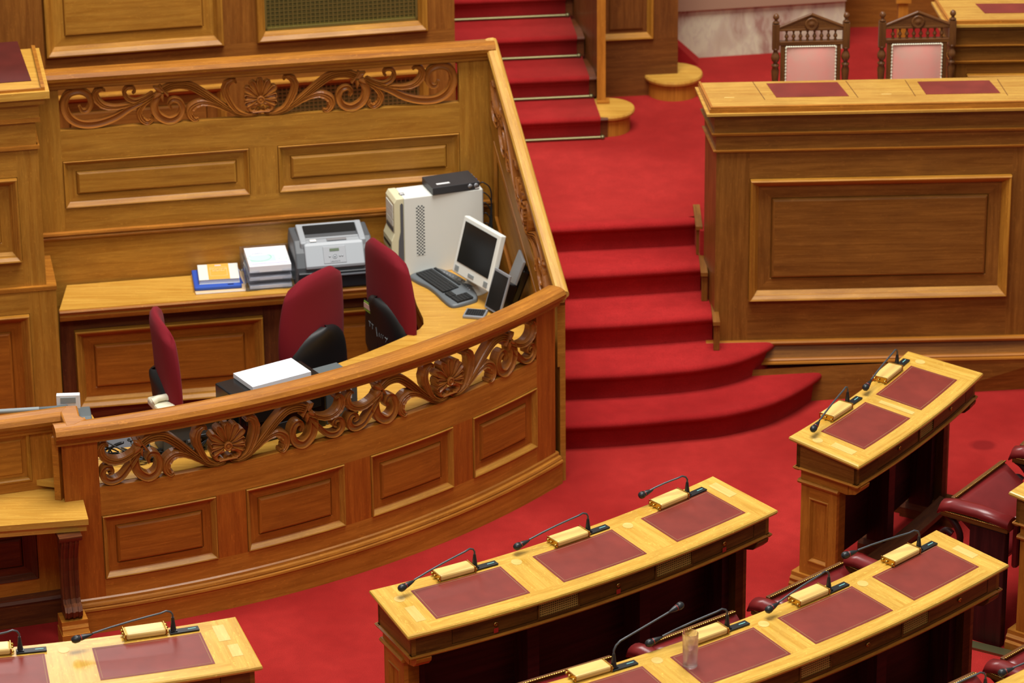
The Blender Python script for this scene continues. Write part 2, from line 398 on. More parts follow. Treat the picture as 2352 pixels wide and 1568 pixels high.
def ribbon(mb,mapf,pts,wid,kind,front,back,n=5,scal=0):
    c=crom([(p[0],p[1],0) for p in pts],n); M=len(c); rows=[]; sec=SEC[kind]
    def wat(t):
        x=t*(len(wid)-1); i=min(int(x),len(wid)-2); f=x-i; return wid[i]*(1-f)+wid[i+1]*f
    for i,p in enumerate(c):
        t=(c[min(i+1,M-1)]-c[max(i-1,0)]).normalized(); nn=Vector((-t.y,t.x,0)); w=wat(i/(M-1))
        row=[]
        wl=w*(1+scal*abs(math.sin(i*1.1))) if scal else w
        h=min(1,.45+w*12)
        row.append(mapf(p.x-nn.x*w,p.y-nn.y*w,-back))
        for s_,z_ in sec:
            ww=wl if s_>0 else w
            row.append(mapf(p.x+nn.x*ww*s_,p.y+nn.y*ww*s_,z_*front*h if z_>0 else 0))
        row.append(mapf(p.x+nn.x*wl,p.y+nn.y*wl,-back))
        rows.append(row)
    mb.grid(rows,[[(i*.03,j*.02) for j in range(len(rows[0]))] for i in range(M)],closeu=True,sm=False)
    mb.face(rows[0][::-1],None,False); mb.face(rows[-1],None,False)
def Z(l): # trace points of the far frieze to unit coordinates (height = 1, centre of the shell = 0)
    return [((x-1805)*.914/275,((885-.0595*(x-410))-y)/275) for x,y in l]
HALF=[ # (points, widths, section, scallop)
 (Z([(1125,622),(1200,592),(1300,592),(1400,640),(1500,705),(1600,765),(1690,795),(1765,785),(1792,745)]),[.085,.10,.10,.085,.07,.055,.05,.035],'arch',0),
 (Z([(1640,790),(1560,752),(1470,715),(1385,705),(1318,740),(1305,790),(1335,822),(1368,815)]),[.03,.04,.055,.085,.10,.085,.06,.03],'leaf',.25),
 (Z([(1715,790),(1640,765),(1588,700),(1562,630),(1580,580),(1620,560),(1640,578)]),[.03,.055,.075,.085,.08,.055,.02],'leaf',.25),
 (Z([(1085,660),(1060,720),(1085,790),(1160,826),(1230,800),(1256,745),(1235,695),(1190,685),(1165,715),(1180,745)]),[.085,.095,.095,.09,.08,.07,.06,.045,.03],'scroll',0),
 (Z([(1060,600),(1095,615),(1115,630)]),[.01,.075,.05],'round',0),
 (Z([(1050,680),(1085,655),(1110,640)]),[.01,.075,.05],'round',0),
 (Z([(1105,590),(1130,625),(1160,660)]),[.03,.034,.03],'round',0),
 (Z([(1125,700),(1118,670),(1122,645)]),[.01,.05,.04],'round',0)]
OUT_BACK=[
 (Z([(1065,645),(990,690),(900,735),(790,800),(660,842),(545,842),(465,795),(438,715),(470,645),(545,622),(605,645),(625,700),(600,748),(560,752),(543,722)]),[.055,.07,.075,.085,.09,.095,.10,.095,.085,.08,.07,.06,.045,.03],'scroll',0),
 (Z([(960,695),(880,718),(790,732),(715,722),(668,680),(664,635),(700,612),(728,625)]),[.03,.045,.055,.075,.085,.07,.045,.015],'leaf',.25),
 (Z([(1055,640),(1000,672),(935,692),(880,675),(858,635),(880,602),(918,600),(932,625),(915,642)]),[.045,.05,.05,.05,.045,.04,.03,.02],'scroll',0),
 (Z([(1045,675),(985,722),(955,775),(970,820),(1010,840),(1045,815),(1035,790)]),[.03,.055,.07,.075,.065,.045,.02],'leaf',.25)]
OUT_FRONT=[
 ([(-1.86,.70),(-1.95,.66),(-2.15,.55),(-2.34,.505),(-2.53,.545),(-2.65,.655),(-2.68,.80),(-2.62,.90),(-2.53,.87)],[.045,.05,.055,.065,.075,.08,.075,.05,.02],'leaf',.25),
 ([(-1.88,.62),(-1.96,.53),(-2.12,.33),(-2.30,.14),(-2.50,.085),(-2.64,.15),(-2.68,.28),(-2.62,.39),(-2.51,.39),(-2.48,.29),(-2.56,.25)],[.04,.05,.055,.06,.07,.07,.065,.055,.05,.04,.025],'scroll',0)]
def shell(mb,f,fr,bk,cx=0):
    cy=.44
    for k in range(9):
        a=math.radians(90+(k-4)*27); L=.47 if abs(k-4)<3 else .40
        d=(math.cos(a),math.sin(a))
        ribbon(mb,f,[(cx+d[0]*r*.93,cy+d[1]*r) for r in (.08,.18,.29,.39,L-.03,L+.015)],[.02,.045,.07,.088,.08,.045],'petal',fr*1.35,bk,3)
    for s in (-1,1):
        ribbon(mb,f,[(cx+s*.08,cy-.12),(cx+s*.2,cy-.13),(cx+s*.27,cy-.22),(cx+s*.22,cy-.30),(cx+s*.14,cy-.27)],[.05,.07,.06,.04,.02],'round',fr,bk,3)
    ribbon(mb,f,[(cx-.2,.12),(cx,.13),(cx+.2,.12)],[.035,.04,.035],'round',fr*1.2,bk,3)
    n=14; rows=[]
    for r,h in ((.10,0),(.10,1.25),(.075,1.4),(.06,1.1),(.035,1.1),(.03,1.35),(.0,1.4)):
        rows.append([f(cx+r*math.cos(k*2*math.pi/n)*.93,cy-.02+r*math.sin(k*2*math.pi/n),h*fr) for k in range(n)])
    mb.grid(rows,None,closeu=True,sm=False)
def unit(mb,f,fr,bk,outs,cx=0,cmp=1.0):
    for s in (-1,1):
        g=(lambda x,y,w: f(x,y,w)) if s<0 else (lambda x,y,w: f(2*cx-x,y,w))
        for q_,(pts,wid,kind,sc) in enumerate(HALF+outs):
            k_=cmp if q_<len(HALF) else 1.0
            ribbon(mb,g,[(x*k_+cx,y) for x,y in pts],wid,kind,fr,bk,4,sc)
    shell(mb,f,fr,bk,cx)
def hit(S,x,y):
    """pixel ray on a plane surface -> (u, z)"""
    d=ray(x,y); t=(S.o-CAM).dot(S.n)/d.dot(S.n); p=CAM+d*t
    u=(p-S.o).dot(S.d); return u,p.z-S.sl*u
L0=.76; RIS=.152
# ================================================================== setting
mb=MB(); mb.box((0,16.5,-.05),(14,17,.1)); struct('floor',mb,'carpet',label='red carpet of the lower floor')
mb=MB(); mb.prism([(-4.5,17.98),(-2.3,17.98),(-.13,18.36),(-.18,18.545),(.93,18.635),(.965,18.62),(.985,18.44),(1.09,18.40),(1.09,18.32),(5.5,18.36),(5.5,25.0),(-4.5,25.0)],0,L0)
struct('floor',mb,'carpet',label='red carpet of the raised floor')
# podium wall behind the booth
SP=Plane((-.29-3*.983,19.5-3*.186),(.983,.186))
mb=MB()
h=lambda x,y:hit(SP,x,y)
zb1=h(300,118)[1]; u1a=h(105,127)[0]; u1b=h(515,103)[0]; u2a=h(590,103)[0]; u2b=h(983,82)[0]
zt2=h(560,188)[1]
ZT=3.0
board(mb,SP,-1.2,3.0,L0,.86,-.06,.02); board(mb,SP,-1.2,3.0,zt2,zb1,-.06,0)
for a,b in ((-1.2,u1a-.9),(u1a-.25,u1a),(u1b,u2a),(u2b,3.0)): board(mb,SP,a,b,zb1,ZT,-.06,0,'z'); board(mb,SP,a,b,.86,zt2,-.06,0,'z')
board(mb,SP,-1.2,3.0,ZT,3.1,-.06,0)
struct('wall_podium',mb,'oak_far',label='oak panelled podium wall')
PODP=[(0,0),(.002,.02),(.006,.032),(.014,.034),(.034,.016),(.036,.008),(.05,-.014),(.104,-.014),(.106,-.02),(.112,-.004),(.118,-.002)]
G=[(0,0),(.002,.02),(.006,.032),(.014,.034),(.034,.016),(.036,.008),(.05,-.014),(.052,-.04)]
def wpanel(S,u0,u1,z0,z1,prof,k,pm='oak_far',field=True,gf='u'):
    if field:
        a_=MB(); ring(a_,S,u0+prof[k][0],u1-prof[k][0],z0+prof[k][0],z1-prof[k][0],[(i-prof[k][0],w) for i,w in prof[k:]],True,gf); struct('wall_panel',a_,pm)
    b_=MB(); ring(b_,S,u0,u1,z0,z1,prof[:k+1] if field else prof,False); struct('wall_panel_moulding',b_,'oak_mould')
wpanel(SP,u1a,u1b,zb1,ZT,PODP,6,'oak_back'); wpanel(SP,u1a,u1b,.86,zt2,PODP,6); wpanel(SP,u1a-.9,u1a-.25,zb1,ZT,PODP,6); wpanel(SP,u1a-.9,u1a-.25,.86,zt2,PODP,6)
wpanel(SP,u2a,u2b,zb1,ZT,G,6,field=False); wpanel(SP,u2a,u2b,.86,zt2,G,6,field=False)
mb=MB(); mb2=MB()
for z0,z1 in ((zb1+.052,ZT-.052),(.86+.052,zt2-.052)):
    a,b=u2a+.05,u2b-.05
    mb2.m=0; extr(mb2,SP,a-.02,b+.02,[(-.055,z0-.02),(-.055,z1+.02),(-.07,z1+.02),(-.07,z0-.02)])
    n=int((z1-z0)/.022)
    for i in range(n):
        z=z0+.008+i*.022
        extr(mb,SP,a,b,[(-.036,z),(-.036,z+.009),(-.044,z+.009),(-.044,z)])
        extr(mb,SP,a,b,[(-.034,z+.013),(-.034,z+.0155),(-.04,z+.0155),(-.04,z+.013)])
    n=int((b-a)/.024)
    for i in range(n):
        u=a+.006+i*.024; extr(mb,SP,u,u+.006,[(-.032,z0),(-.032,z1),(-.038,z1),(-.038,z0)])
    for u in (a,b-.012): extr(mb,SP,u,u+.012,[(-.02,z0),(-.02,z1),(-.05,z1),(-.05,z0)])
    extr(mb,SP,a,b,[(-.02,z0),(-.02,z0+.014),(-.05,z0+.014),(-.05,z0)])
gr=thing('ventilation_grille','brass wire ventilation grille set in the podium wall above the booth back','grille',SP.P((u2a+u2b)/2,.9,0))
part('mesh',mb,'grille_brass',gr,True); part('backing',mb2,'dark_gap',gr,True)
# pilaster at the far left of the podium wall
mb=MB()
uu=h(95,30)[0]
board(mb,SP,uu-.25,uu,L0,3.1,0,.05,'z'); struct('wall_pilaster',mb,'oak_far')
# wall with one panel beyond the stairs
pc=at(1440,221,L0); pd=at(1557,215,L0); dd=(pd-pc); SCn=Plane((pc.x-.18*dd.normalized().x,pc.y-.18*dd.normalized().y),(dd.x,dd.y))
h=lambda x,y:hit(SCn,x,y)
ue=h(1557,100)[0]; a,b=max(.02,h(1392,85)[0]-.06),h(1501,85)[0]; zb=h(1450,91)[1]
mb=MB(); board(mb,SCn,0,ue,L0,zb,-.08,0); board(mb,SCn,b,ue,zb,3.2,-.08,0,'z'); board(mb,SCn,0,a,zb,3.2,-.08,0,'z'); board(mb,SCn,a,b,zb,3.2,-.08,-.05)
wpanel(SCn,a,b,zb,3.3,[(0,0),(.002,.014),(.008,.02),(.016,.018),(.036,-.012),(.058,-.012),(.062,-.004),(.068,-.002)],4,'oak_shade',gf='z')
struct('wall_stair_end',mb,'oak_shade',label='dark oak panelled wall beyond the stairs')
# closed wall along the right of the upper stairs
s0=Vector((.505,20.05,0)); s1=Vector((.265,21.25,0)); dS=(s1-s0).normalized()
SW=Plane((s0.x,s0.y),(dS.x,dS.y),0,-1)
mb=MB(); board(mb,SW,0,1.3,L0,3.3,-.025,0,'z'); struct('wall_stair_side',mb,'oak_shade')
# marble wall
ma=at(1600,133,L0); mc=at(1785,121,L0); dm=(mc-ma).normalized(); SM=Plane((ma.x-.35*dm.x,ma.y-.35*dm.y),(dm.x,dm.y))
um=hit(SM,1940,40)[0]; zc=hit(SM,1700,14)[1]
mb=MB(); board(mb,SM,0,um,L0,zc,-.3,0,'z'); struct('wall_marble',mb,'marble',label='veined marble wall base')
mb=MB(); board(mb,SM,0,um,zc,zc+.9,-.3,.03); struct('trim_1',mb,'marble_cap',label='darker marble band')
pw=at(1945,63,L0); SF=Plane((pw.x-.1,pw.y),(1,.02))
mb=MB(); board(mb,SF,0,3.2,L0,2.6,-.1,0,'u'); struct('wall_right',mb,'oak_far',label='plain oak wall at the upper right')
mb=MB(); q=at(2077,47,1.2); mb.box((q.x,q.y+.1,1.6),(.055,.055,1.68),grain=2); mb.box((q.x,q.y+.1,hit(Plane((q.x,q.y),(1,0)),2077,10)[1]),(.085,.085,.03)); o=struct('trim_2',mb,'oak_front',label='slim oak post')
# carpeted side of the far steps
A=at(1548,150,L0); B=at(1604,150,L0)
mb=MB(); D=Vector((.05,.62,0)); zt=Vector((0,0,.14)); Aq=Vector((A.x-.25,A.y,L0))
P=[Aq,B,A+zt,Aq+zt]; Q=[p+D for p in P]
mb.face(P);mb.face(Q[::-1])
for i in range(4): mb.face([P[i],Q[i],Q[(i+1)%4],P[(i+1)%4]])
struct('trim_3',mb,'carpet_stair',label='carpeted slope beside the marble wall',merge=True)
# floor cable strip
for (xa,ya),(xb,yb) in (((2219,1480),(2330,1508)),((2140,1163),(2185,1172))):
    mb=MB()
    a=at(xa,ya,0); b=at(xb,yb,0); d=(b-a).normalized(); n=Vector((-d.y,d.x,0))*.03
    mb.prism([tuple((a-n)[:2]),tuple((b-n)[:2]),tuple((b+n)[:2]),tuple((a+n)[:2])],0,.012)
    struct('trim_4',mb,'rod_brass',label='flat brass cable cover strip on the carpet')
# ================================================================== lower stairs
st=thing('carpeted_staircase','broad red carpeted stairs with two rounded lower steps between booth and ministers bench','stairs',(.6,17.4,0))
SPX=[([(1284,993),(1430,985),(1568,973),(1650,965),(1720,951),(1770,937),(1820,915),(1862,890),(1893,866),(1911,848)],.152),
 ([(1284,880),(1430,873),(1567,862),(1640,852),(1700,838),(1745,820),(1775,803),(1787,788)],.304),
 ([(1284,765),(1430,757),(1567,747),(1640,741)],.456),
 ([(1304,648),(1430,640),(1567,631),(1612,628)],.608),
 ([(1264,540),(1430,532),(1568,525),(1600,522)],.760)]
def side_x(y): return .26-.304*(y-17.06)
for px,zt in SPX:
    F=[at(x,y,zt-.042) for x,y in px]
    F=[Vector((side_x(F[0].y)-.0,F[0].y-(F[1]-F[0]).normalized().y*(F[0].x-side_x(F[0].y)),0))]+[Vector((p.x,p.y,0)) for p in F]
    G=[]
    for i in range(len(F)-1):
        for k in range(4):
            t=k/4; p=[F[max(i-1,0)],F[i],F[i+1],F[min(i+2,len(F)-1)]]
            G.append(.5*((2*p[1])+(p[2]-p[0])*t+(2*p[0]-5*p[1]+4*p[2]-p[3])*t*t+(-p[0]+3*p[1]-3*p[2]+p[3])*t**3))
    G.append(F[-1]); rows=[]
    prof=[(-.03,0),(-.010,-.003),(0,-.012),(.003,-.024),(-.002,-.036),(-.014,-.044),(-.030,-.047),(-.033,-.152)]
    for i,p in enumerate(G):
        t=(G[min(i+1,len(G)-1)]-G[max(i-1,0)]).normalized(); n=Vector((t.y,-t.x,0))
        yb=18.14 if (p.x>1.0 and zt<.35) else p.y+.36
        if zt>.7: yb=18.545+(p.x+.18)*.0811
        if p.y>yb-.04: yb=p.y+.04
        q=p+n*prof[0][0]
        rows.append([Vector((q.x,max(yb,q.y),zt))]+[p+n*o_+Vector((0,0,zt+z_)) for o_,z_ in prof])
    mb=MB(); mb.grid(rows,None,sm=True)
    part('step',mb,'carpet_stair',st,True,merge=True)
# wooden string along the ministers bench
mb=MB()
for k,(px,zt) in enumerate(SPX[2:]):
    e=at(*px[-1],zt); 
    mb.box((e.x+.012,e.y+.13,zt+.004),(.035,.31,.02),grain=1); mb.box((e.x+.014,e.y+.005,zt-.075),(.03,.03,.15),grain=2)
part('stair_string',mb,'oak_tribune',st,True)
# ================================================================== upper stairs
su=thing('carpeted_staircase','narrow red carpeted flight with brass rods climbing beside the podium wall','stairs',(.1,20.2,L0))
RR=[at(1379,318,L0),at(1353,224,L0+.13),at(1325,131,L0+.26),at(1299,38,L0+.39)]; RR.append(RR[-1]*2-RR[-2]); RR.append(RR[-1]*2-RR[-2])
ld=(at(1379,318,L0)-at(1205,326,L0)).normalized()
for k,p in enumerate(RR):
    z=L0+.13*k; p=Vector((p.x,p.y,0)); Lf=p-ld*1.5
    nn=Vector((ld.y,-ld.x,0))
    mb=MB(); prof=[(-.34,.13),(-.02,.13),(.008,.128),(.018,.118),(.018,.108),(.006,.095),(-.004,.08),(-.004,0)]
    pr=[[q+nn*o_+Vector((0,0,z+z_)) for o_,z_ in prof] for q in (Lf,Lf.lerp(p,.5),p)]
    mb.grid(pr,None,sm=True); mb.face([pr[-1][i] for i in range(len(prof))]+[p+nn*-.34+Vector((0,0,z))],None,False)
    part('step_carpet',mb,'carpet_stair',su,True,merge=True)
    mb=MB(); pr=[(-.30,.122),(.006,.122),(.012,.112),(.006,.100),(-.012,.100),(-.012,0),(-.30,0)]
    a=p+ld*.001; b=p+ld*.042
    A_=[a+nn*o_+Vector((0,0,z+z_)) for o_,z_ in pr]; B_=[b+nn*o_+Vector((0,0,z+z_)) for o_,z_ in pr]
    for i in range(len(pr)): j=(i+1)%len(pr); mb.face([A_[i],B_[i],B_[j],A_[j]],[(0,0),(.08,0),(.08,.1),(0,.1)])
    mb.face(B_); mb.face(A_[::-1]); part('step_end',mb,'oak_dark',su,True,merge=True)
    mb=MB(); q0=Lf+nn*.012+Vector((0,0,z+.012)); q1=p+ld*.01+nn*.012+Vector((0,0,z+.012)); mb.tube([q0,q1],.0085,8); mb.lathe([(0,-.012),(.011,-.01),(.014,0),(.011,.01),(0,.012)],q1,10)
    part('carpet_rod',mb,'rod_brass',su,True)
nb=thing('newel_post','square oak post on a round block at the foot of the upper stairs','post',tuple(at(1394.5,244.7,L0+.13)*1)[:2]+(L0,))
q=at(1394.5,244.7,L0+.13); mb=MB(); mb.lathe([(.128,L0),(.128,L0+.10)],(q.x,q.y,0),32); part('round_block',mb,'oak_front',nb,True)
mb=MB(); mb.lathe([(.130,L0+.098),(.15,L0+.102),(.154,L0+.116),(.15,L0+.126)],(q.x,q.y,0),36,sm=False); mb.disc((q.x,q.y,0),.15,36,L0+.126); part('block_top',mb,'oak_worktop',nb,True)
q2=at(1381,231,L0+.13); mb=MB(); mb.box((q2.x,q2.y,L0+.13+1.2),(.047,.047,2.4),rot(8) if 0 else None,grain=2); mb.box((q2.x+.01,q2.y-.012,L0+.134),(.07,.065,.012)); part('post',mb,'oak_front',nb,True)
n2=thing('newel_block','low round oak step block against the dark panelled wall','step block',tuple(at(1546,167,L0+.12))[:2]+(L0,))
q=at(1546,167,L0+.12); mb=MB(); mb.lathe([(.145,L0),(.145,L0+.095)],(q.x,q.y,0),32); part('round_block',mb,'oak_front',n2,True)
mb=MB(); mb.lathe([(.146,L0+.093),(.165,L0+.096),(.169,L0+.11),(.165,L0+.122)],(q.x,q.y,0),36,sm=False); mb.disc((q.x,q.y,0),.165,36,L0+.122); part('block_top',mb,'oak_worktop',n2,True)
# ================================================================== booth
AL,AR=-74.9,-36.75
SA=Arc(4.13,AL); U=SA.u
bo=thing('booth_enclosure','curved oak booth screen with carved openwork frieze and sloping side rail','booth',(-.9,16.2,0))
f=MB(); uL,uR=0,U(AR); FR=[]
P4=[(-72.66,-65.12),(-63.10,-55.93),(-53.94,-47.02),(-45.26,-38.81)]
zA,zB,zC,zD=.255,.577,.722,.95
for z0_,z1_ in ((.14,zA),(zB,zC),(zD,.985)): f=MB(); board(f,SA,U(-72.66),U(-38.81),z0_,z1_,-.035,0); part('rail_board',f,'oak_front',bo,True)

for i in range(3): f=MB(); board(f,SA,U(P4[i][1]),U(P4[i+1][0]),zA,zB,-.035,0,'z'); part('stile',f,'oak_stile',bo,True)
for a,b in ((0,U(-72.66)),(U(-38.81),uR)): f=MB(); board(f,SA,a,b,.10,.985,-.05,0,'z'); part('corner_post',f,'oak_stile',bo,True)
for a,b in P4:
    rpanel(bo,SA,U(a),U(b),zA,zB,PANEL,6,'oak_panel')
m=MB(); SB=Arc(4.13,AL-.3); extr(m,SB,0,SB.u(AR+.25),[(.03,0),(.03,.112),(-.03,.112),(-.03,0)]); part('plinth',m,'oak_front',bo,True)
BM=[(.03,.110),(.036,.118),(.034,.128),(.024,.131),(.026,.136),(.022,.146),(.010,.150),(.008,.162),(0,.168),(-.02,.168),(-.02,.110)]
m=MB(); extr(m,SB,0,SB.u(AR+.25),BM); part('base_moulding',m,'oak_rail',bo,True)
RAIL=[(-.052,.99),(-.060,1.0),(-.060,1.025),(-.048,1.045),(-.02,1.052),(.02,1.052),(.045,1.043),(.056,1.024),(.052,1.006),(.038,.996),(.030,.99),(.028,.978),(.018,.972),(.018,.958),(.0,.952),(-.04,.952)]
SR=Arc(4.13,-75.3); m=MB(); extr(m,SR,0,SR.u(-36.5),RAIL,grain='u'); part('handrail',m,'oak_rail',bo,True)
m=MB(); Ls=U(-38.81)-U(-72.66); H=zD-zC; sx=Ls/(4*2.76)
for k in (0,1):
    c=U(-72.66)+Ls*(.25+.5*k)
    unit(m,lambda x,y,w:SA.P(c+x*sx,zC+y*H,w-.012),.019,.034,OUT_FRONT,0,.81)
part('carved_frieze',m,'oak_carved',bo,True)
# back wall of the booth
dB=Vector((2.127,.375,0)).normalized(); SBk=Plane((-2.287,17.894),(dB.x,dB.y))
f=MB(); E2=2.235
board(f,SBk,-.22,E2,.60,.968,-.03,-.01); board(f,SBk,.045,2.062,1.008,1.134,-.04,0); board(f,SBk,.045,2.062,1.39,1.552,-.04,0); board(f,SBk,.045,2.062,1.77,1.81,-.04,0)
board(f,SBk,-.20,.045,.0,1.81,-.05,-.011,'z'); board(f,SBk,-.10,.045,1.0,1.81,-.011,0,'z'); board(f,SBk,2.062,E2,1.0,1.81,-.05,0,'z'); board(f,SBk,.985,1.128,1.134,1.39,-.04,0,'z')
part('back_frame',f,'oak_back',bo,True)
for a,b in ((.045,.985),(1.128,2.062)):
    rpanel(bo,SBk,a,b,1.134,1.39,PANEL,6,'oak_back')
m=MB(); extr(m,SBk,-.2,E2,[(-.01,.965),(.010,.972),(.014,.982),(.006,.988),(.010,.992),(.018,.998),(.016,1.008),(0,1.012),(-.02,1.012),(-.02,.965)]); part('dado_moulding',m,'oak_rail',bo,True)
m=MB(); extr(m,SBk,-.06,E2+.01,[(w+.0,z+.822) for w,z in RAIL]); part('handrail',m,'oak_rail',bo,True)
m=MB(); Hb=1.77-1.552; sb=(2.062-.045)/(2*4.66); 
unit(m,lambda x,y,w:SBk.P(1.0535+x*sb,1.552+y*Hb,w-.015),.017,.016,OUT_BACK); part('carved_frieze',m,'oak_carved',bo,True)
# sloping side
A0=at(1298,655,1.05); B0=at(1138,93,1.872); ds=(B0-A0); ln=math.hypot(ds.x,ds.y); SS=Plane((A0.x,A0.y),(ds.x,ds.y),(1.872-1.05)/ln,-1)
f=MB()
board(f,SS,0,ln,.62,.74,.0,.04); board(f,SS,0,.07,.74,.985,.0,.04,'z'); board(f,SS,ln-.07,ln,.74,.985,.0,.04,'z'); board(f,SS,0,ln,.945,.985,.0,.04)
board(f,SS,0,ln,.0,.62,.0,.028)
w0,w1=.0,.028
for w,fl in ((w0,1),(w1,-1)): f.face([SS.o+SS.d*0+SS.n*w,SS.o+SS.d*ln+SS.n*w,SS.o+SS.d*ln+SS.n*w+Vector((0,0,SS.sl*ln))][::fl],[(0,0),(1,0),(1,.8)][::fl])
part('side_frame',f,'oak_back',bo,True)
m=MB(); ring(m,SS,.1,ln-.08,.18,.60,[(0,.028),(.004,.038),(.014,.040),(.024,.029),(.05,.029),(.054,.032),(.06,.034)],field=False); part('side_moulding',m,'oak_rail',bo,True)
m=MB(); Hs=.205; ss=(ln-.14)/(2*2.76)
unit(m,lambda x,y,w:SS.P(ln/2+x*ss,.74+y*Hs,w+.030),.019,.034,OUT_FRONT,0,.81); part('carved_frieze',m,'oak_carved',bo,True)
m=MB(); extr(m,SS,-.03,ln+.015,[(w*-.58+.021,1.052-(1.052-z)*.6) for w,z in RAIL][::-1],grain='u'); part('handrail',m,'oak_pale_rail',bo,True)
# ------------------------------------------------------------------ annex on the left
J=at(148,952,1.035); K=at(0,972,1.035); dj=(J-K).normalized(); SX=Plane((J.x,J.y),(dj.x,dj.y))
an=thing('side_counter','oak counter screen with shelf on a scrolled bracket, left of the curved booth','counter',(J.x-.3,J.y,0))
f=MB(); xr=.10
h=lambda x,y:hit(SX,x,y)
pa=h(70,1000)[0]; pzt=h(60,995)[1]; pzb=h(60,1110)[1]; shz=.672
board(f,SX,-1.4,xr,shz-.03,pzb,-.05,-.02); board(f,SX,-1.4,xr,pzt,.985,-.05,-.02); board(f,SX,pa,xr,pzb,pzt,-.05,-.02,'z')
board(f,SX,pa,xr,.1,shz-.03,-.05,-.02,'z'); board(f,SX,-1.4,pa,.50,shz-.03,-.05,-.02); board(f,SX,-1.4,pa,.1,.22,-.05,-.02)
part('frame',f,'oak_front',an,True)
class Off:
    def __init__(s,S,w): s.S=S;s.w=w;s.step=S.step
    def P(s,u,z,w=0): return s.S.P(u,z,w+s.w)
rpanel(an,Off(SX,-.02),pa-.9,pa,pzb,pzt,SMALLP,4,'oak_front')
rpanel(an,Off(SX,-.02),pa-.9,pa,.22,.50,PANEL,6,'oak_dark','oak_dark')  # shade under the shelf put into dark oak, here and on the plinth
m=MB(); extr(m,SX,-1.4,.025,[(w-.02,z) for w,z in RAIL]); 
part('handrail',m,'oak_rail',an,True)
# jog of the rail
c=SA.P(-.02,0,0); m=MB(); e=SX.P(xr-.05,0,-.02); dj2=Vector((c.x-e.x,c.y-e.y,0)); SJ=Plane((e.x-.0,e.y+.02),(dj2.x,dj2.y),0,-1)
m=MB(); board(m,SJ,0,dj2.length,.0,.985,-.03,.0,'z'); part('return',m,'oak_front',an,True)
m=MB(); m.prism([tuple(at(x,y,1.052)[:2]) for x,y in ((137,945),(150,979),(172,976),(200,962),(183,954),(177,930),(150,931))],.955,1.0528); part('rail_corner',m,'oak_rail',an,True,.008,merge=True)
m=MB(); s=[at(162,1137,shz),at(188,1135,shz),at(203,1192,shz),at(0,1208,shz)]; e0=(s[3]-s[2]).normalized()
fl=s[2]+e0*1.2; bk=SX.P(-1.2,0,-.02); br=at(157,1114,shz)
poly=[(fl.x,fl.y),(s[2].x,s[2].y),(s[1].x,s[1].y),(s[0].x,s[0].y),(br.x,br.y),(bk.x,bk.y)]
m.prism(poly,shz-.028,shz); e1=Vector((0,.012,0))
m.prism([(fl.x,fl.y+.015),(s[2].x-.012,s[2].y+.015),(s[1].x-.012,s[1].y),(s[0].x,s[0].y),(br.x,br.y),(bk.x,bk.y)],shz-.065,shz-.028)
part('shelf',m,'oak_worktop',an,True)
pb=at(160,1425,.15); SCb=Plane((pb.x-.05,pb.y+.04),(dj.x,dj.y))
m=MB(); pr=[(0,.17),(.075,.17),(.095,.19),(.10,.215),(.085,.235),(.06,.24),(.05,.26),(.045,.32),(.048,.40),(.06,.47),(.085,.53),(.105,.56),(.11,.58),(.0,.58)]
extr(m,SCb,.012,.092,pr,grain='z'); 
for u in (.022,.047,.072): extr(m,SCb,u,u+.010,[(a+.006 if a>.02 else a,z) for a,z in pr[1:-1]]+[(.02,.56),(.02,.18)],grain='z')
extr(m,SCb,0,.104,[(0,.58),(.118,.58),(.13,.60),(.13,shz-.066),(0,shz-.066)]); part('bracket',m,'oak_dark',an,True)
m=MB(); extr(m,SCb,-.012,.116,[(0,0),(.12,0),(.12,.11),(0,.11)]); extr(m,SCb,-.008,.112,[(0,.11),(.116,.11),(.108,.128),(.108,.135),(.10,.15),(.10,.17),(0,.17)]); part('bracket_block',m,'oak_front',an,True)
m=MB(); extr(m,Off(SX,-.02),-1.4,.06,[(0,0),(.03,0),(.03,.11),(.034,.12),(.022,.132),(.02,.142),(0,.15)]); part('plinth',m,'oak_dark',an,True)
# ------------------------------------------------------------------ rostrum at far left
RO=Vector((-2.262,17.5,0)); dr=Vector((.983,.186,0)).normalized(); SRo=Plane((RO.x-2*dr.x,RO.y-2*dr.y),(dr.x,dr.y))
ro=thing('speaker_rostrum','tall oak rostrum with a red leather reading top, at the left edge','rostrum',(RO.x-.4,RO.y,0))
h=lambda x,y:hit(SRo,x,y)
def rlayer(m,ins,z0,z1,back=.62,ub=2.0):
    a=SRo.P(.2,0,ins); b=SRo.P(ub+ins,0,ins); nb=Vector((-.186,.983,0)); m.prism([(a.x,a.y),(b.x,b.y),(b.x+nb.x*(back+ins),b.y+nb.y*(back+ins)),(a.x+nb.x*(back+ins),a.y+nb.y*(back+ins))],z0,z1)
z_t=h(118,203)[1]; z_c=h(110,222)[1]; z_m0=h(112,268)[1]; z_m1=h(114,278)[1]; z_n0=h(113,333)[1]; z_n1=h(113,341)[1]; z_l=h(130,655)[1]
m=MB(); rlayer(m,-.03,0,z_l-.004,.37,2.03); rlayer(m,-.05,z_l,z_n0,.37,1.985)
part('core',m,'oak_back',ro,True)
m=MB(); uo=1.955; pz=[h(40,410)[1],h(40,603)[1]]; pu=h(46,500)[0]
board(m,SRo,pu,uo+.0,z_l,z_n0,-.05,-.02,'z'); board(m,SRo,0.2,pu,pz[0],z_n0,-.05,-.02); board(m,SRo,.2,pu,z_l,pz[1],-.05,-.02)
lz=h(40,722)[1]; lu=h(70,750)[0]
board(m,SRo,lu,2.0,0,z_l-.02,-.03,0,'z'); board(m,SRo,.2,lu,lz,z_l-.02,-.03,0); part('frame',m,'oak_back',ro,True)
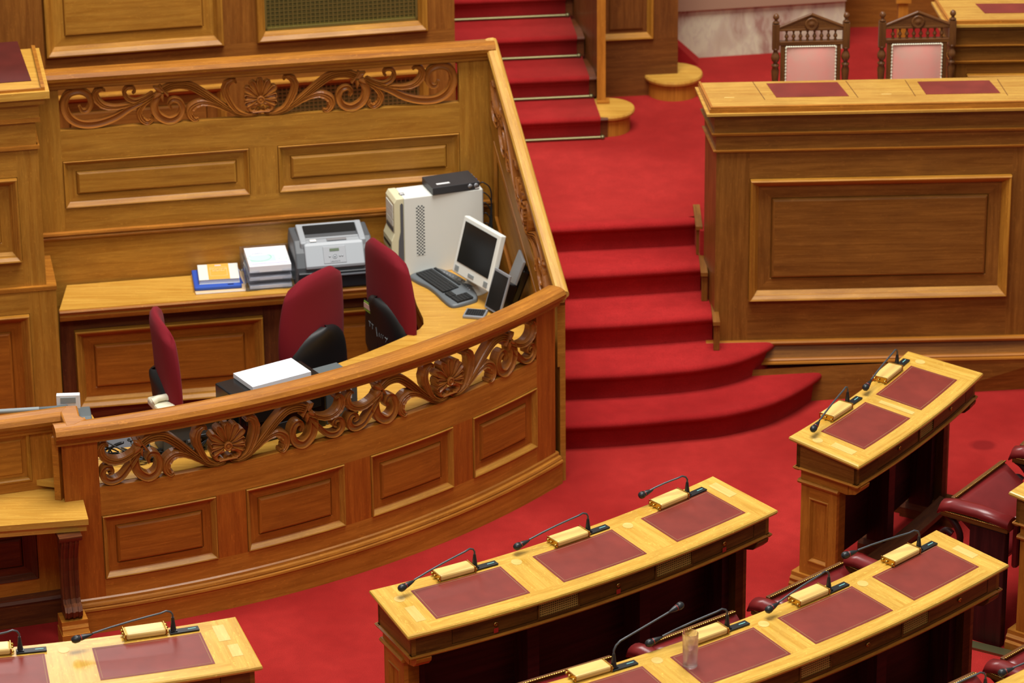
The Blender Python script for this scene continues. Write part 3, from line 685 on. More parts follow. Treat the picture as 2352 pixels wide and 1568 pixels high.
rpanel(ro,Off(SRo,-.02),pu-.9,pu,pz[1],pz[0],BOLEC,9,'oak_back')
rpanel(ro,SRo,lu-.9,lu,.05,lz,BOLEC,9,'oak_panel')
m=MB(); rlayer(m,.004,z_l-.02,z_l,.40,2.0); rlayer(m,-.006,z_n0,z_n1,.40,1.97); rlayer(m,-.0,z_m1,z_m0,.44,1.975)
part('moulding',m,'oak_rail',ro,True)
m=MB(); rlayer(m,-.02,z_n1,z_m1,.42,1.97); rlayer(m,-.004,z_m0,z_c,.44,1.975); rlayer(m,.02,z_c-.03,z_c+.005,.5,1.98); part('upper_body',m,'oak_back',ro,True)
m=MB(); rlayer(m,.04,z_c+.005,z_t,.60,1.985)
part('top',m,'oak_worktop',ro,True)
m=MB()
a=SRo.P(.2,0,.02);b=SRo.P(1.985+.02,0,.02);nbv=Vector((-.186,.983,0))
m.prism([(a.x,a.y),(b.x,b.y),(b.x+nbv.x*.012,b.y+nbv.y*.012),(a.x+nbv.x*.012,a.y+nbv.y*.012)],z_t,z_t+.012)
m.prism([(b.x-.018,b.y),(b.x,b.y),(b.x+nbv.x*.62,b.y+nbv.y*.62),(b.x-.018+nbv.x*.62,b.y+nbv.y*.62)],z_t,z_t+.016); part('lip',m,'oak_rail',ro,True)
m=MB(); q=[at(72,186,z_t),at(40,96,z_t)]; v1=(q[1]-q[0]); 
m.prism([tuple((q[0]-dr*.5)[:2]),tuple(q[0][:2]),tuple(q[1][:2]),tuple((q[1]-dr*.5)[:2])],z_t,z_t+.003); part('leather_inset',m,'leather_dark_inset',ro,True)
# ================================================================== ministers bench (right) and the desk behind it
def bench(A,dvec,dback,label,zs,zbase,px_len,panel,name='ministers_bench',pads=(),wood_='oak_tribune'):
    """A front left corner of the body, dvec along the front, dback along the left side"""
    S=Plane((A.x,A.y),(dvec.x,dvec.y)); d=S.d; n=S.n; bk=Vector((dback[0],dback[1],0)); bd=bk.normalized(); 
    t=thing(name,label,'bench desk',(A.x+.8,A.y+.1,zbase))
    def layer(m,w,z0,z1,ext=0):
        a=S.o+n*w-d*w; b=S.o+d*px_len+n*w; c=b+Vector((0,1,0))*(bk.length+w+ext); e=S.o+bk+bd*ext-d*w
        m.prism([(a.x,a.y),(b.x,b.y),(c.x,c.y),(e.x,e.y)],z0,z1)
    zt,zt2,zu,zm0,zm0b,zm1,zm1b=zs
    u0,u1,pz0,pz1,ur=panel
    m=MB(); layer(m,-.03,zbase,zm1b); part('core',m,wood_,t,True)
    m=MB(); board(m,S,0,u0,zbase,zm1b,-.03,0,'z'); board(m,S,u1,px_len,zbase,zm1b,-.03,0,'z')
    board(m,S,u0,u1,pz1,zm1b,-.03,0); board(m,S,u0,u1,zbase,pz0,-.03,0)
    SL=Plane((S.o.x+bk.x,S.o.y+bk.y),(-bk.x,-bk.y)); board(m,SL,0,bk.length,zbase,zm1b,-.03,0,'z')
    part('frame',m,wood_,t,True)
    rpanel(t,S,u0,u1,pz0,pz1,[(0,0),(.0004,-.008),(.003,-.008),(.0032,.028),(.008,.036),(.016,.032),(.030,.018),(.033,.012),(.048,-.012),(.112,-.012),(.115,-.018),(.122,-.004),(.13,-.001)],8,wood_)
    m=MB(); layer(m,.004,zm1,zm0b); layer(m,.014,zm0,zu); layer(m,.034,zu-.004,zu+.012); part('frieze',m,wood_,t,True)
    m=MB(); layer(m,.012,zm1b,zm1-.004); layer(m,.018,zm1-.004,zm1); layer(m,.022,zm0b,zm0-.004); layer(m,.028,zm0-.004,zm0); part('moulding',m,'oak_rail',t,True)
    m=MB(); layer(m,.05,zu+.012,zt2-.012,.0); layer(m,.056,zt2-.012,zt2,.0); part('top',m,'oak_tribune_top',t,True)
    m=MB(); layer(m,.040,zt2,zt-.004); part('top_edge',m,'oak_rail',t,True)
    m=MB(); layer(m,.028,zt-.004,zt); part('top_board',m,'oak_tribune_top',t,True)
    # lips
    m=MB(); a=S.o+n*.034-d*.034; 
    extr(m,S,-.034,px_len,[(.038,zt-.01),(.038,zt+.008),(.028,zt+.010),(.022,zt-.002)])
    SL2=Plane((S.o.x+bk.x,S.o.y+bk.y),(-bk.x,-bk.y)); extr(m,SL2,-.0,bk.length+.034,[(.038,zt-.01),(.038,zt+.008),(.028,zt+.010),(.022,zt-.002)]); part('lip',m,'oak_rail',t,True)
    m=MB()
    for pd in pads:
        Q=[at(x,y,zt) for x,y in pd]; m.prism([(q.x,q.y) for q in Q],zt-.002,zt+.002)
        if pads.index(pd)==0 or True:
            part('leather_inset',m,'leather_inset',t,True); m=MB()
    return S,t
A=at(1640,783,.305); Bq=at(2352,768,.305); dv=(Bq-A)
S=Plane((A.x,A.y),(dv.x,dv.y)); h=lambda x,y:hit(S,x,y)
zs=[h(1665,235)[1]-.02,h(1657,247)[1]-.015,h(1660,263)[1],h(1658,303)[1],h(1658,309)[1],h(1658,344)[1],h(1658,349)[1]]
pn=(h(1719,600)[0],h(2320,500)[0],h(1720,689)[1],h(1725,410)[1],0)
bl=at(1601,190,zs[0])-Vector((.0,.0,0)); bkv=(bl.x-A.x+.045,bl.y-A.y)
ST,tr_=bench(A,dv,bkv,'long oak ministers bench with panelled front and two red leather writing insets','' or zs,.305,3.2,pn,
   pads=[[(1783,224),(1950,221),(1923,189),(1760,192)],[(2127,217),(2298,214),(2272,185),(2107,188)]])
# joint lines and small pale inlays on its top
zt=zs[0]
for pd in ([(1728,188),(1729.5,188),(1757.5,229),(1756,229)],[(1942,186),(1943.5,186),(1971.5,224),(1970,224)],[(2078,184),(2079.5,184),(2103.5,221),(2102,221)],[(2290,182),(2291.5,182),(2315.5,219),(2314,219)]):
    m=MB(); Q=[at(x,y,zt) for x,y in pd]; m.prism([(q.x,q.y) for q in Q[::-1]],zt-.001,zt+.0012)
    part('joint',m,'oak_dark',tr_,True)
for x,y in ((1675,225),(2036,217)):
    m=MB(); q=at(x,y,zt); m.box((q.x,q.y,zt+.001),(.05,.012,.003),grain=0)
    part('inlay',m,'oak_inlay',tr_,True)
# plinth below the bench
f1=[at(1903,918,0),at(2258,898,0),at(2352,893,0)]; 
pl=thing('bench_plinth','stepped oak plinth running under the ministers bench to the stairs','plinth',(2.2,18.05,0))
m=MB(); t1=[at(1776,836,.19),at(2352,823,.19)]; t2=[at(1770,800,.295),at(2352,774,.295)]
def ln(a,b,x,z): t=(x-a.x)/(b.x-a.x); return Vector((x,a.y+(b.y-a.y)*t,z))
def ln2(a,b,x,z,o=0): v=ln(a,b,x,z); v.y-=o; return v
a0,b0=f1[0],f1[2]
xs=[1.0,1.6,2.2,2.8,3.4,4.2]
def strip(m,fa,fb):
    for i in range(len(xs)-1):
        m.face([fa(xs[i]),fa(xs[i+1]),fb(xs[i+1]),fb(xs[i])],[(xs[i],0),(xs[i+1],0),(xs[i+1],.15),(xs[i],.15)],False)
foot=lambda x:ln2(a0,b0,x,0); up=lambda x:Vector((x,min(ln2(a0,b0,x,0).y+.02,ln2(t1[0],t1[1],x,0).y+.004),.185))
yl=lambda x:ln2(t1[0],t1[1],x,0).y
strip(m,foot,up)
part('lower_board',m,'oak_tribune',pl,True)
m=MB()
PR=[(0.004,.184),(-.006,.190),(-.004,.198),(.008,.201),(.006,.207),(.016,.213),(.018,.218)]
for k in range(len(PR)-1):
    strip(m,(lambda x,k=k:Vector((x,yl(x)+PR[k][0],PR[k][1]))),(lambda x,k=k:Vector((x,yl(x)+PR[k+1][0],PR[k+1][1]))))
ym=lambda x:A.y+(Bq.y-A.y)*(x-A.x)/(Bq.x-A.x)
PR=[(.0,.284),(-.026,.286),(-.030,.298),(-.024,.306),(.01,.306)]
for k in range(len(PR)-1):
    strip(m,(lambda x,k=k:Vector((x,ym(x)+PR[k][0],PR[k][1]))),(lambda x,k=k:Vector((x,ym(x)+PR[k+1][0],PR[k+1][1]))))
part('moulding',m,'oak_rail',pl,True)
m=MB(); strip(m,lambda x:Vector((x,yl(x)+.018,.218)),lambda x:Vector((x,ym(x)+.0,.284))); strip(m,lambda x:Vector((x,18.3,0)),foot); part('upper_board',m,'oak_tribune',pl,True)
# second desk, upper right
A2=at(2193,52,1.72); B2=at(2352,50,1.72); S2=Plane((A2.x,A2.y),((B2-A2).x,(B2-A2).y)); h=lambda x,y:hit(S2,x,y)
zz=[h(2193,46)[1],h(2193,50)[1],h(2193,62)[1],h(2193,101)[1],h(2193,105)[1],h(2193,139)[1],h(2193,145)[1]]
e=at(2150,6,1.72); bench(A2,B2-A2,(e.x-A2.x+.03,e.y-A2.y),'oak desk with a dark red inset in the upper right corner',zz,L0,2.2,(h(2219,170)[0],1.6,.9,h(2219,168)[1],0),
   name='rear_bench',pads=[[(2262,31),(2420,29),(2405,8),(2240,9)]],wood_='oak_tribune')
# ================================================================== worktop in the booth
wt=thing('booth_worktop','light oak worktop running round the inside of the booth','worktop',(-1.2,17.8,0))
ZW=.72; 
back=[SBk.P(2.16,0,.005),SBk.P(.03,0,.005)]
def arcp(r,a,b,n): return [pol(r,a+(b-a)*i/n) for i in range(n+1)]
inner=[Vector((-2.262,17.575,0)),Vector((-1.349,17.731,0)),Vector((-.60,17.868,0)),Vector((-.535,17.86,0)),Vector((-.502,17.80,0)),Vector((-.475,17.60,0)),Vector((-.440,17.43,0)),Vector((-.436,17.36,0)),Vector((-.455,17.30,0)),Vector((-.50,17.24,0))]+arcp(3.445,-42.5,-70.5,15)+[Vector((-1.98,16.34,0)),Vector((-2.42,16.32,0)),Vector((-2.42,15.72,0))]
outer=arcp(4.085,-73.6,-37.3,22)
rs=[SS.P(.03,0,.062),SS.P(ln.__call__ and 0.98,0,.062)] if False else [Vector((SS.P(.06,0,.064).x,SS.P(.06,0,.064).y,0)),Vector((SS.P(1.02,0,.064).x,SS.P(1.02,0,.064).y,0))]
poly=[(p.x,p.y) for p in inner+outer+rs+back]
m=MB(); m.prism(poly,ZW-.028,ZW); part('top',m,'oak_worktop',wt,True)
SWk=Plane((inner[0].x,inner[0].y),(inner[2].x-inner[0].x,inner[2].y-inner[0].y)); lw=(inner[2]-inner[0]).length
m=MB(); extr(m,SWk,0,lw,[(.0,ZW-.002),(.008,ZW-.004),(.014,ZW-.012),(.008,ZW-.022),(.004,ZW-.03),(.006,ZW-.04),(0,ZW-.062),(-.02,ZW-.062),(-.02,ZW-.002)]); part('edge_moulding',m,'oak_rail',wt,True)
SK=Off(SWk,-.06); h=lambda x,y:hit(Plane((SWk.o.x-SWk.n.x*.06,SWk.o.y-SWk.n.y*.06),(SWk.d.x,SWk.d.y)),x,y)
ka,kb=h(172,800)[0],h(606,780)[0]; kz0,kz1=h(190,940)[1],h(175,757)[1]; kc=h(845,700)[0]
kz0=h(300,925)[1]
kd=kb+.12
m=MB(); board(m,SK,0,ka,0,ZW-.04,-.03,0,'z'); board(m,SK,kb,kd,0,ZW-.04,-.03,0,'z'); board(m,SK,ka,kb,kz1,ZW-.04,-.03,0); board(m,SK,ka,kb,0,kz0,-.03,0); board(m,SK,kd,lw,kz1,ZW-.04,-.03,0); board(m,SK,kd,lw,0,kz0,-.03,0)
part('knee_frame',m,'oak_dark',wt,True)
for a,b in ((ka,kb),(kd,lw-.03)):
    rpanel(wt,SK,a,b,kz0,kz1,BOLEC,9,'oak_panel')
m=MB()
for i in range(4,len(inner)-10):
    a,b=inner[i],inner[i+1]; S_=Plane((a.x,a.y),(b.x-a.x,b.y-a.y)); extr(m,S_,0,(b-a).length,[(-.005,ZW-.028),(-.005,ZW-.13),(-.02,ZW-.13),(-.02,ZW-.028)])
part('edge_board',m,'oak_front',wt,True)
for b_ in (((-.30,17.70,.345),(.04,.25,.69)),((-1.7,15.98,.345),(.4,.04,.69))):
    m=MB(); m.box(*b_,grain=2); part('support',m,'oak_dark',wt,True)
# ================================================================== curved desks
def drow(name,label,a0,a1,rf,pads,rounds=(),open_a=None,ends=(1,1),rect=(),mark=False):
    rn=rf+.375; t=thing(name,label,'desk',pol(rf+.2,(a0+a1)/2,0)); dg=lambda s:math.degrees(s/(rf+.2))
    zr=lambda r:.80-.035*(r-rf)/(rn-rf)
    class DS:   # surface across the desk top: u = arc length, z used as radius
        step=.09
        def P(s,u,r,w=0): return pol(r,a0+math.degrees(u/(rf+.2)),zr(r)+w)
    D=DS(); UA=lambda a:math.radians(a-a0)*(rf+.2); UL=UA(a1)
    def patch(m,ua,ub,ra,rb,w=0,grain='u',off=None):
        ro=random.random()*9; U_=us(D,ua,ub)
        for i in range(len(U_)-1):
            q=[D.P(U_[i],rb,w),D.P(U_[i+1],rb,w),D.P(U_[i+1],ra,w),D.P(U_[i],ra,w)]
            uv=[(U_[i]+ro,rb),(U_[i+1]+ro,rb),(U_[i+1]+ro,ra),(U_[i]+ro,ra)]
            if grain!='u': uv=[(y,x) for x,y in uv]
            m.face(q,uv,False)
    r1,r2=rf+.072,rf+.312
    e=.11
    m=MB()
    patch(m,e,UL-e,rf,r1); patch(m,e,UL-e,r2,rn)
    patch(m,0,e,rf,rn,0,'z'); patch(m,UL-e,UL,rf,rn,0,'z')
    cuts=[e]
    for a,b in pads: cuts+= [UA(a),UA(b)]
    cuts.append(UL-e)
    for i in range(0,len(cuts)-1,2):
        if cuts[i+1]>cuts[i]: patch(m,cuts[i],cuts[i+1],r1,r2,0,'z')
    for a,b in pads: patch(m,UA(a),UA(b),r1,r2)
    # edge of the slab
    U_=us(D,0,UL)
    edge=[(0,0),(.006,-.004),(.008,-.012),(.004,-.022),(-.006,-.028)]
    rows=[]
    ring_pts=[]
    for u in U_: ring_pts.append((u,rn,1,0))
    for u in U_[::-1]: ring_pts.append((u,rf,-1,0))
    for k in range(len(edge)):
        row=[]
        for i,(u,r,sr,_) in enumerate(ring_pts):
            o_,z_=edge[k]; uu=u+(o_ if u==U_[-1] else (-o_ if u==U_[0] else 0)); row.append(D.P(uu,r+sr*o_,z_))
        rows.append(row)
    m.grid(rows,[[(i*.09,k*.01) for i in range(len(ring_pts))] for k in range(len(edge))],closeu=True,sm=False,flip=True)
    m.face(rows[-1][::-1],None,False)
    part('top',m,'oak_desktop',t,True)
    for a,b in pads:
        m=MB(); patch(m,UA(a),UA(b),r1,r2,.0012); part('leather_inset',m,'leather_inset',t,True)
        g=MB(); x0,x1=UA(a)+.009,UA(b)-.009; q0,q1=r1+.009,r2-.009; l=.0022
        for A_ in ((x0,x1,q0,q0+l),(x0,x1,q1-l,q1),(x0,x0+l,q0,q1),(x1-l,x1,q0,q1)): patch(g,*A_,.0018)
        part('tooled_border',g,'gold_line',t,True)
    if rounds or rect:
        for a,r in rounds: 
            m=MB()
            p=pol(r,a,zr(r)+.0008); n=22; P=[]
            for k in range(n): x=p.x+.024*math.cos(k*2*math.pi/n); y=p.y+.024*math.sin(k*2*math.pi/n); P.append(Vector((x,y,zr(math.hypot(x-C0.x,y-C0.y))+.0008)))
            m.face(P,[(q.x,q.y) for q in P],False); part('inlay',m,'oak_inlay',t,True)
        for a,r,lu,lr in rect:
            m=MB(); patch(m,UA(a)-lu/2,UA(a)+lu/2,r-lr/2,r+lr/2,.0008,'z'); part('inlay',m,'oak_inlay',t,True)
    # apron
    SN=Arc(rn-.02,a0+dg(.02)); SNl=SN.u(a1-dg(.02)); SFr=Arc(rf+.02,a0+dg(.02)); SFl=SFr.u(a1-dg(.02))
    ZA=.648
    m=MB(); extr(m,SFr,0,SFl,[(0,ZA),(0,.775),(.02,.775),(.02,ZA)]); 
    for a in (a0+dg(.02),a1-dg(.02)):
        s=1 if a<(a0+a1)/2 else -1
        p,q=pol(rf+.02,a),pol(rn-.02,a); SE=Plane((p.x,p.y),(q.x-p.x,q.y-p.y),0,1); extr(m,SE,0,(q-p).length,[(0,ZA),(0,.755),(-.02*s,.755),(-.02*s,ZA)])
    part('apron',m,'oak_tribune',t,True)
    # near face: drawers under each inset, cane panels between
    m=MB(); prev=0; segs=[]
    for a,b in pads:
        x0,x1=SN.u(a)+.05,SN.u(b)+.01; segs.append((prev,x0,'gap')); segs.append((x0,x1,'drawer')); prev=x1
    segs.append((prev,SNl,'gap'))
    for x0,x1,k in segs:
        x0=max(0,x0); x1=min(SNl,x1)
        if x1-x0<.01: continue
        if k=='drawer' :
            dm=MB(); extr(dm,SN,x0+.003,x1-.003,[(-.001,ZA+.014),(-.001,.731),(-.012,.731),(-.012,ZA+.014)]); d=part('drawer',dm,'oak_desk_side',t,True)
            km=MB(); p=SN.P((x0+x1)/2,.70,.003); nrm=(SN.P((x0+x1)/2,.70,1)-SN.P((x0+x1)/2,.70,0)).normalized(); M=Matrix.Translation(p)@nrm.to_track_quat('Z','Y').to_matrix().to_4x4()
            km.lathe([(.010,0),(.010,.003),(.006,.005),(.003,.002),(0,.002)],(0,0,0),12,M); part('lock',km,'brass',d,True)
            if mark and (a,b)==pads[-1]:
                km=MB(); km.box((0,-.03,.0015),(.022,.022,.001),M@rot(0)); part('red_sticker',km,'red_mark',d,True)
        elif x1-x0<.32 and x0>.01 and x1<SNl-.01:
            gm=MB(); z0,z1=ZA+.018,.728
            extr(gm,SN,x0+.004,x1-.004,[(-.010,z0),(-.010,z1),(-.014,z1),(-.014,z0)]); b_=part('cane_backing',gm,'dark_gap',t,True)
            cm=MB(); u=x0+.008
            while u<x1-.008: extr(cm,SN,u,u+.0045,[(-.002,z0),(-.002,z1),(-.005,z1),(-.005,z0)],caps=False); u+=.0108
            z=z0+.003
            while z<z1-.003: extr(cm,SN,x0+.006,x1-.006,[(-.001,z),(-.001,z+.0045),(-.004,z+.0045),(-.004,z)],caps=False); z+=.0108
            part('cane_panel',cm,'cane',t,True)
            extr(m,SN,x0,x1,[(.004,ZA+.008),(.004,ZA+.018),(-.012,ZA+.018),(-.012,ZA+.008)]); extr(m,SN,x0,x1,[(.002,.728),(.002,.74),(-.012,.74),(-.012,.728)])
            for u in (x0,x1-.006): extr(m,SN,u,u+.006,[(.004,z0),(.004,z1),(-.012,z1),(-.012,z0)])
        else: extr(m,SN,x0,x1,[(0,ZA),(0,.742),(-.015,.742),(-.015,ZA)])
    extr(m,SN,0,SNl,[(-.012,ZA),(-.012,.75),(-.016,.75),(-.016,ZA)]); extr(m,SN,0,SNl,[(0,ZA-.002),(0,ZA+.010),(-.015,ZA+.010),(-.015,ZA-.002)]); extr(m,SN,0,SNl,[(0,.735),(0,.75),(-.015,.75),(-.015,.735)])
    part('drawer_frame',m,'oak_desk_side',t,True)
    # bottom bead
    m=MB(); BD=[(-.02,ZA-.014),(-.02,ZA),(.004,ZA),(.014,ZA-.004),(.012,ZA-.010),(.0,ZA-.014)]
    extr(m,SN,-.01,SNl+.01,BD); extr(m,SFr,-.01,SFl+.01,[(-w,z) for w,z in BD][::-1])
    for a in (a0+dg(.02),a1-dg(.02)):
        s=1 if a<(a0+a1)/2 else -1
        p,q=pol(rf+.01,a),pol(rn-.01,a); SE=Plane((p.x,p.y),(q.x-p.x,q.y-p.y),0,1); extr(m,SE,0,(q-p).length,[(w*s,z) for w,z in BD][::s])
    part('bead_moulding',m,'oak_rail',t,True)
    m=MB(); n_=8
    U_=us(D,.03,UL-.03); P=[D.P(u,rf+.03,0) for u in U_]+[D.P(u,rn-.03,0) for u in U_[::-1]]
    m.face([Vector((p.x,p.y,ZA-.006)) for p in P],None,False); part('underside',m,'oak_dark',t,True)
    # end piers; shade on the right one is put into a darker oak
    for si,(a,s) in enumerate(((a0+dg(.035),1),(a1-dg(.035),-1))):
        if not ends[si]: continue
        p=pol(rf+.04,a); q=pol(rf+.24,a); S_=Plane((p.x,p.y),(q.x-p.x,q.y-p.y),0,1 if s>0 else -1); w=.20
        m=MB(); T=-.07
        def bx(m,u0,u1,z0,z1,w0,w1,g='z'): board(m,S_,u0,u1,z0,z1,min(w0,w1),max(w0,w1),g)
        bx(m,.0,.045,.10,.565,T,0); bx(m,w-.045,w,.10,.565,T,0); bx(m,.045,w-.045,.50,.565,T,0,'u'); bx(m,.045,w-.045,.10,.17,T,0,'u'); bx(m,.0,w,.10,.565,T,-.02)
        extr(m,S_,0,w+.06,[(.004,.58),(.004,ZA-.014),(T,ZA-.014),(T,.58)])
        # rounded corbel toward the seat
        pr=[(w-.01,.58),(w+.05,.575),(w+.10,.59),(w+.125,.615),(w+.13,ZA-.014),(w-.01,ZA-.014)]
        Pa=[S_.P(u,z,.0) for u,z in pr]; Pb=[S_.P(u,z,T) for u,z in pr]
        m.face(Pa,[(z,u) for u,z in pr]); m.face(Pb[::-1])
        for i in range(len(pr)): j=(i+1)%len(pr); m.face([Pa[j],Pa[i],Pb[i],Pb[j]])
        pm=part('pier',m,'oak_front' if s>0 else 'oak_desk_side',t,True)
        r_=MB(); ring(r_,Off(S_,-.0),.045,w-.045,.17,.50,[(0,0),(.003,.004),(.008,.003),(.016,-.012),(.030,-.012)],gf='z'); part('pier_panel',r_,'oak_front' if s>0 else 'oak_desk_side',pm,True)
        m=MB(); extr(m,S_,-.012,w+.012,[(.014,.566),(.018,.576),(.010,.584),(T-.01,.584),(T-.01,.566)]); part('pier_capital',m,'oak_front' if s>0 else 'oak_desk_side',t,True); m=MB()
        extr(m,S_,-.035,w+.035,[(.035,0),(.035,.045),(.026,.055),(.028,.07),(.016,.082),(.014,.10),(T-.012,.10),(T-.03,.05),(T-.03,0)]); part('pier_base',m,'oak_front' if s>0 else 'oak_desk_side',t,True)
    # modesty board, partitions, foot rail
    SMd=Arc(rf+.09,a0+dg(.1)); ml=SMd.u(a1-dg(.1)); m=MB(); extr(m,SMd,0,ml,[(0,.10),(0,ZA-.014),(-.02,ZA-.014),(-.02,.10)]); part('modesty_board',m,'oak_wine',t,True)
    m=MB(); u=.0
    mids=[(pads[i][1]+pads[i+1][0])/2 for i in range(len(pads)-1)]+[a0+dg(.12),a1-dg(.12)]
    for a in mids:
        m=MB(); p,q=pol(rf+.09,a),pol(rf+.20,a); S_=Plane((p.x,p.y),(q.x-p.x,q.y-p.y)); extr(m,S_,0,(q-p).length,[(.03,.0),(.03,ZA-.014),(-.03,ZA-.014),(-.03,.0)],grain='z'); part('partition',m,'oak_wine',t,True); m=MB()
        p,q=pol(rf+.05,a),pol(rf+.33,a); S_=Plane((p.x,p.y),(q.x-p.x,q.y-p.y)); Lq=(q-p).length
        extr(m,S_,0,Lq,[(.045,0),(.045,.05),(.03,.075),(-.03,.075),(-.045,.05),(-.045,0)]); part('foot_block',m,'oak_dark',t,True)
    m=MB(); SFt=Arc(rf+.27,a0+dg(.12)); extr(m,SFt,0,SFt.u(a1-dg(.12)),[(.035,.09),(.035,.115),(-.03,.135),(-.03,.11)]); part('foot_rail',m,'oak_dark',t,True)
    return t,D,zr
PB=[(-62.5,-58.15),(-56.52,-52.25),(-50.6,-46.6)]
drow('curved_desk','curved oak desk with three red leather insets in the middle of the lower floor',-64.0,-45.4,5.69,PB,[(-63.2,5.80),(-57.35,5.765),(-51.45,5.775)],rect=[(-63.1,5.93,.045,.12),(-45.95,5.80,.05,.13)],mark=True)
drow('curved_desk','curved oak desk nearest the stairs with two red leather insets',-39.75,-28.4,5.69,[(-38.4,-34.5),(-33.5,-29.75)],[(-39.2,5.80),(-29.1,5.78)],rect=[(-39.0,5.93,.045,.12),(-34.0,5.90,.03,.18)])
drow('curved_desk','curved oak desk cut off by the lower left corner, under the scrolled bracket',-88,-70.15,5.68,[(-82.6,-78.3),(-76.35,-71.8)],[(-77.5,5.74)],rect=[(-71.0,5.78,.05,.12),(-70.8,5.92,.045,.09)])
drow('curved_desk','long curved oak desk with four red leather insets, carrying the water glass',-64.5,-43.0,6.755,[(-61.6,-58.0),(-56.85,-53.2),(-52.1,-48.45),(-47.4,-43.9)],[(-57.35,6.82),(-52.75,6.83),(-48.0,6.84)],rect=[(-43.45,6.95,.045,.11)])
drow('curved_desk','curved oak desk showing only its far edge in the bottom right corner',-52,-40,7.81,[(-50.3,-46.8),(-45.6,-42.0)])
drow('curved_desk','curved oak desk cut off by the right edge, behind the leather seats',-38.55,-28,6.79,[(-37,-33.5),(-32.5,-29)])
# ================================================================== loose things
def zr_(r,rf): return .80-.035*(r-rf)/.375
def tang(a): a=math.radians(a); return Vector((-math.sin(a),math.cos(a),0))
def radv(a): a=math.radians(a); return Vector((math.cos(a),math.sin(a),0))
def frame(o,x,y,z=Vector((0,0,1))):
    m=Matrix((x,y,z)).transposed().to_4x4(); m.translation=o; return m
MICG='gooseneck microphones on the curved desks'
def mic(label,a,r,rf,head,hb=.105,up=False,base=None):
    b=base if base is not None else pol(r,a,0); b=Vector((b.x,b.y,zr_(r,rf)+.001)); t=thing('microphone',label,'microphone',tuple(b),0,MICG)
    T=tang(a); N_=radv(a)
    m=MB(); M=frame(b,T,-N_); m.box((.045,-.002,.003),(.125,.036,.006),M); pl=part('base_plate',m,'black',t,True,.0015)
    m=MB(); m.box((.078,-.002,.0064),(.034,.004,.001),M); part('light_strip',m,'plate_mark',pl,True)
    m=MB(); m.box((0,0,.008),(.03,.026,.006),M); m2=m; part('socket',m2,'black_gloss',t,True,.001)
    d=Vector((head.x-b.x,head.y-b.y,0)); L=d.length; d.normalize(); hz=head.z-b.z
    P=[Vector((0,0,.01)),Vector((0,0,.03)),Vector((0,0,.05)),Vector((0,0,.07))]
    if up: c=[Vector((0,0,.085)),d*.012+Vector((0,0,.105)),d*.035+Vector((0,0,.118))]; tz=.118; ts=.035
    else: c=[Vector((0,0,hb-.022)),d*.008+Vector((0,0,hb-.008)),d*.026+Vector((0,0,hb)),d*.05+Vector((0,0,hb-.006))]; tz=hb-.006; ts=.05
    m=MB(); m.tube([b+p for p in P],[.013,.011,.0085,.006],10); part('stem',m,'mic_black',t,True)
    m=MB(); pts=[b+p for p in [P[-1]]+c]; hd=Vector((head.x,head.y,head.z)); e=pts[-1]; 
    full=pts+[e.lerp(hd,f)+Vector((0,0,.006*math.sin(math.pi*f)*(0 if up else 1))) for f in (.15,.35,.6,.8)]
    m.tube(full,.0042,8); part('gooseneck',m,'mic_metal',t,True)
    ax=(hd-e).normalized(); q=e.lerp(hd,.78); 
    m=MB(); LL=(hd-q).length; pr=[(0,.0),(.15,.0055),(.45,.0105),(.6,.0125),(.72,.0125),(.74,.0105),(.76,.0145),(.9,.0165),(1.05,.0155),(1.16,.010),(1.2,0)]
    LL=max(LL,.065); q=hd-ax*LL*.98
    m.tube([q+ax*LL*x for x,_ in pr],[max(y,.0004) for _,y in pr],12); part('capsule',m,'mic_black',t,True)
    m=MB(); m.tube([q+ax*LL*.66,q+ax*LL*.69],.0132,12); part('ring',m,'red_mark',t,True)
hd=lambda x,y,z=.835:at(x,y,z)
mic('gooseneck microphone at the left seat of the middle desk',-59.23,5.729,5.69,hd(922,1350))
mic('gooseneck microphone at the middle seat of the middle desk',-53.33,5.731,5.69,hd(1187,1255))
mic('gooseneck microphone at the right seat of the middle desk',-47.62,5.742,5.69,hd(1473,1137,.85))
mic('gooseneck microphone at the near seat of the desk by the stairs',-35.4,5.717,5.69,hd(1868,985))
mic('gooseneck microphone at the far seat of the desk by the stairs',-30.4,5.717,5.69,hd(1988,890))
mic('gooseneck microphone bent upward to the right, at the bottom edge',-58.97,6.79,6.755,at(1563,1390,.97),up=True)
mic('gooseneck microphone just above the glass of water',-54.1,6.785,6.755,hd(1490,1477))
mic('gooseneck microphone on the long desk, right of the glass seat',-49.4,6.80,6.755,hd(1765,1400))
mic('gooseneck microphone at the rightmost seat of the long desk',-44.71,6.814,6.755,hd(1940,1275,.86))
mic('gooseneck microphone with its full arm seen, lower left corner',-72.88,5.719,5.68,hd(173,1468,.85))
mic('gooseneck microphone cut off by the left edge',-79.26,5.722,5.68,hd(-170,1500,.85))
mic('gooseneck microphone head poking in at the bottom right edge',-46.5,7.84,7.81,hd(2300,1545,.86),base=at(2450,1540,.8))
mic('gooseneck microphone bend arching at the bottom edge near the right corner',-49.2,7.85,7.81,hd(2120,1610,.84),base=at(2262,1592,.8))
BXG='small wooden boxes with brass ends on the curved desks'
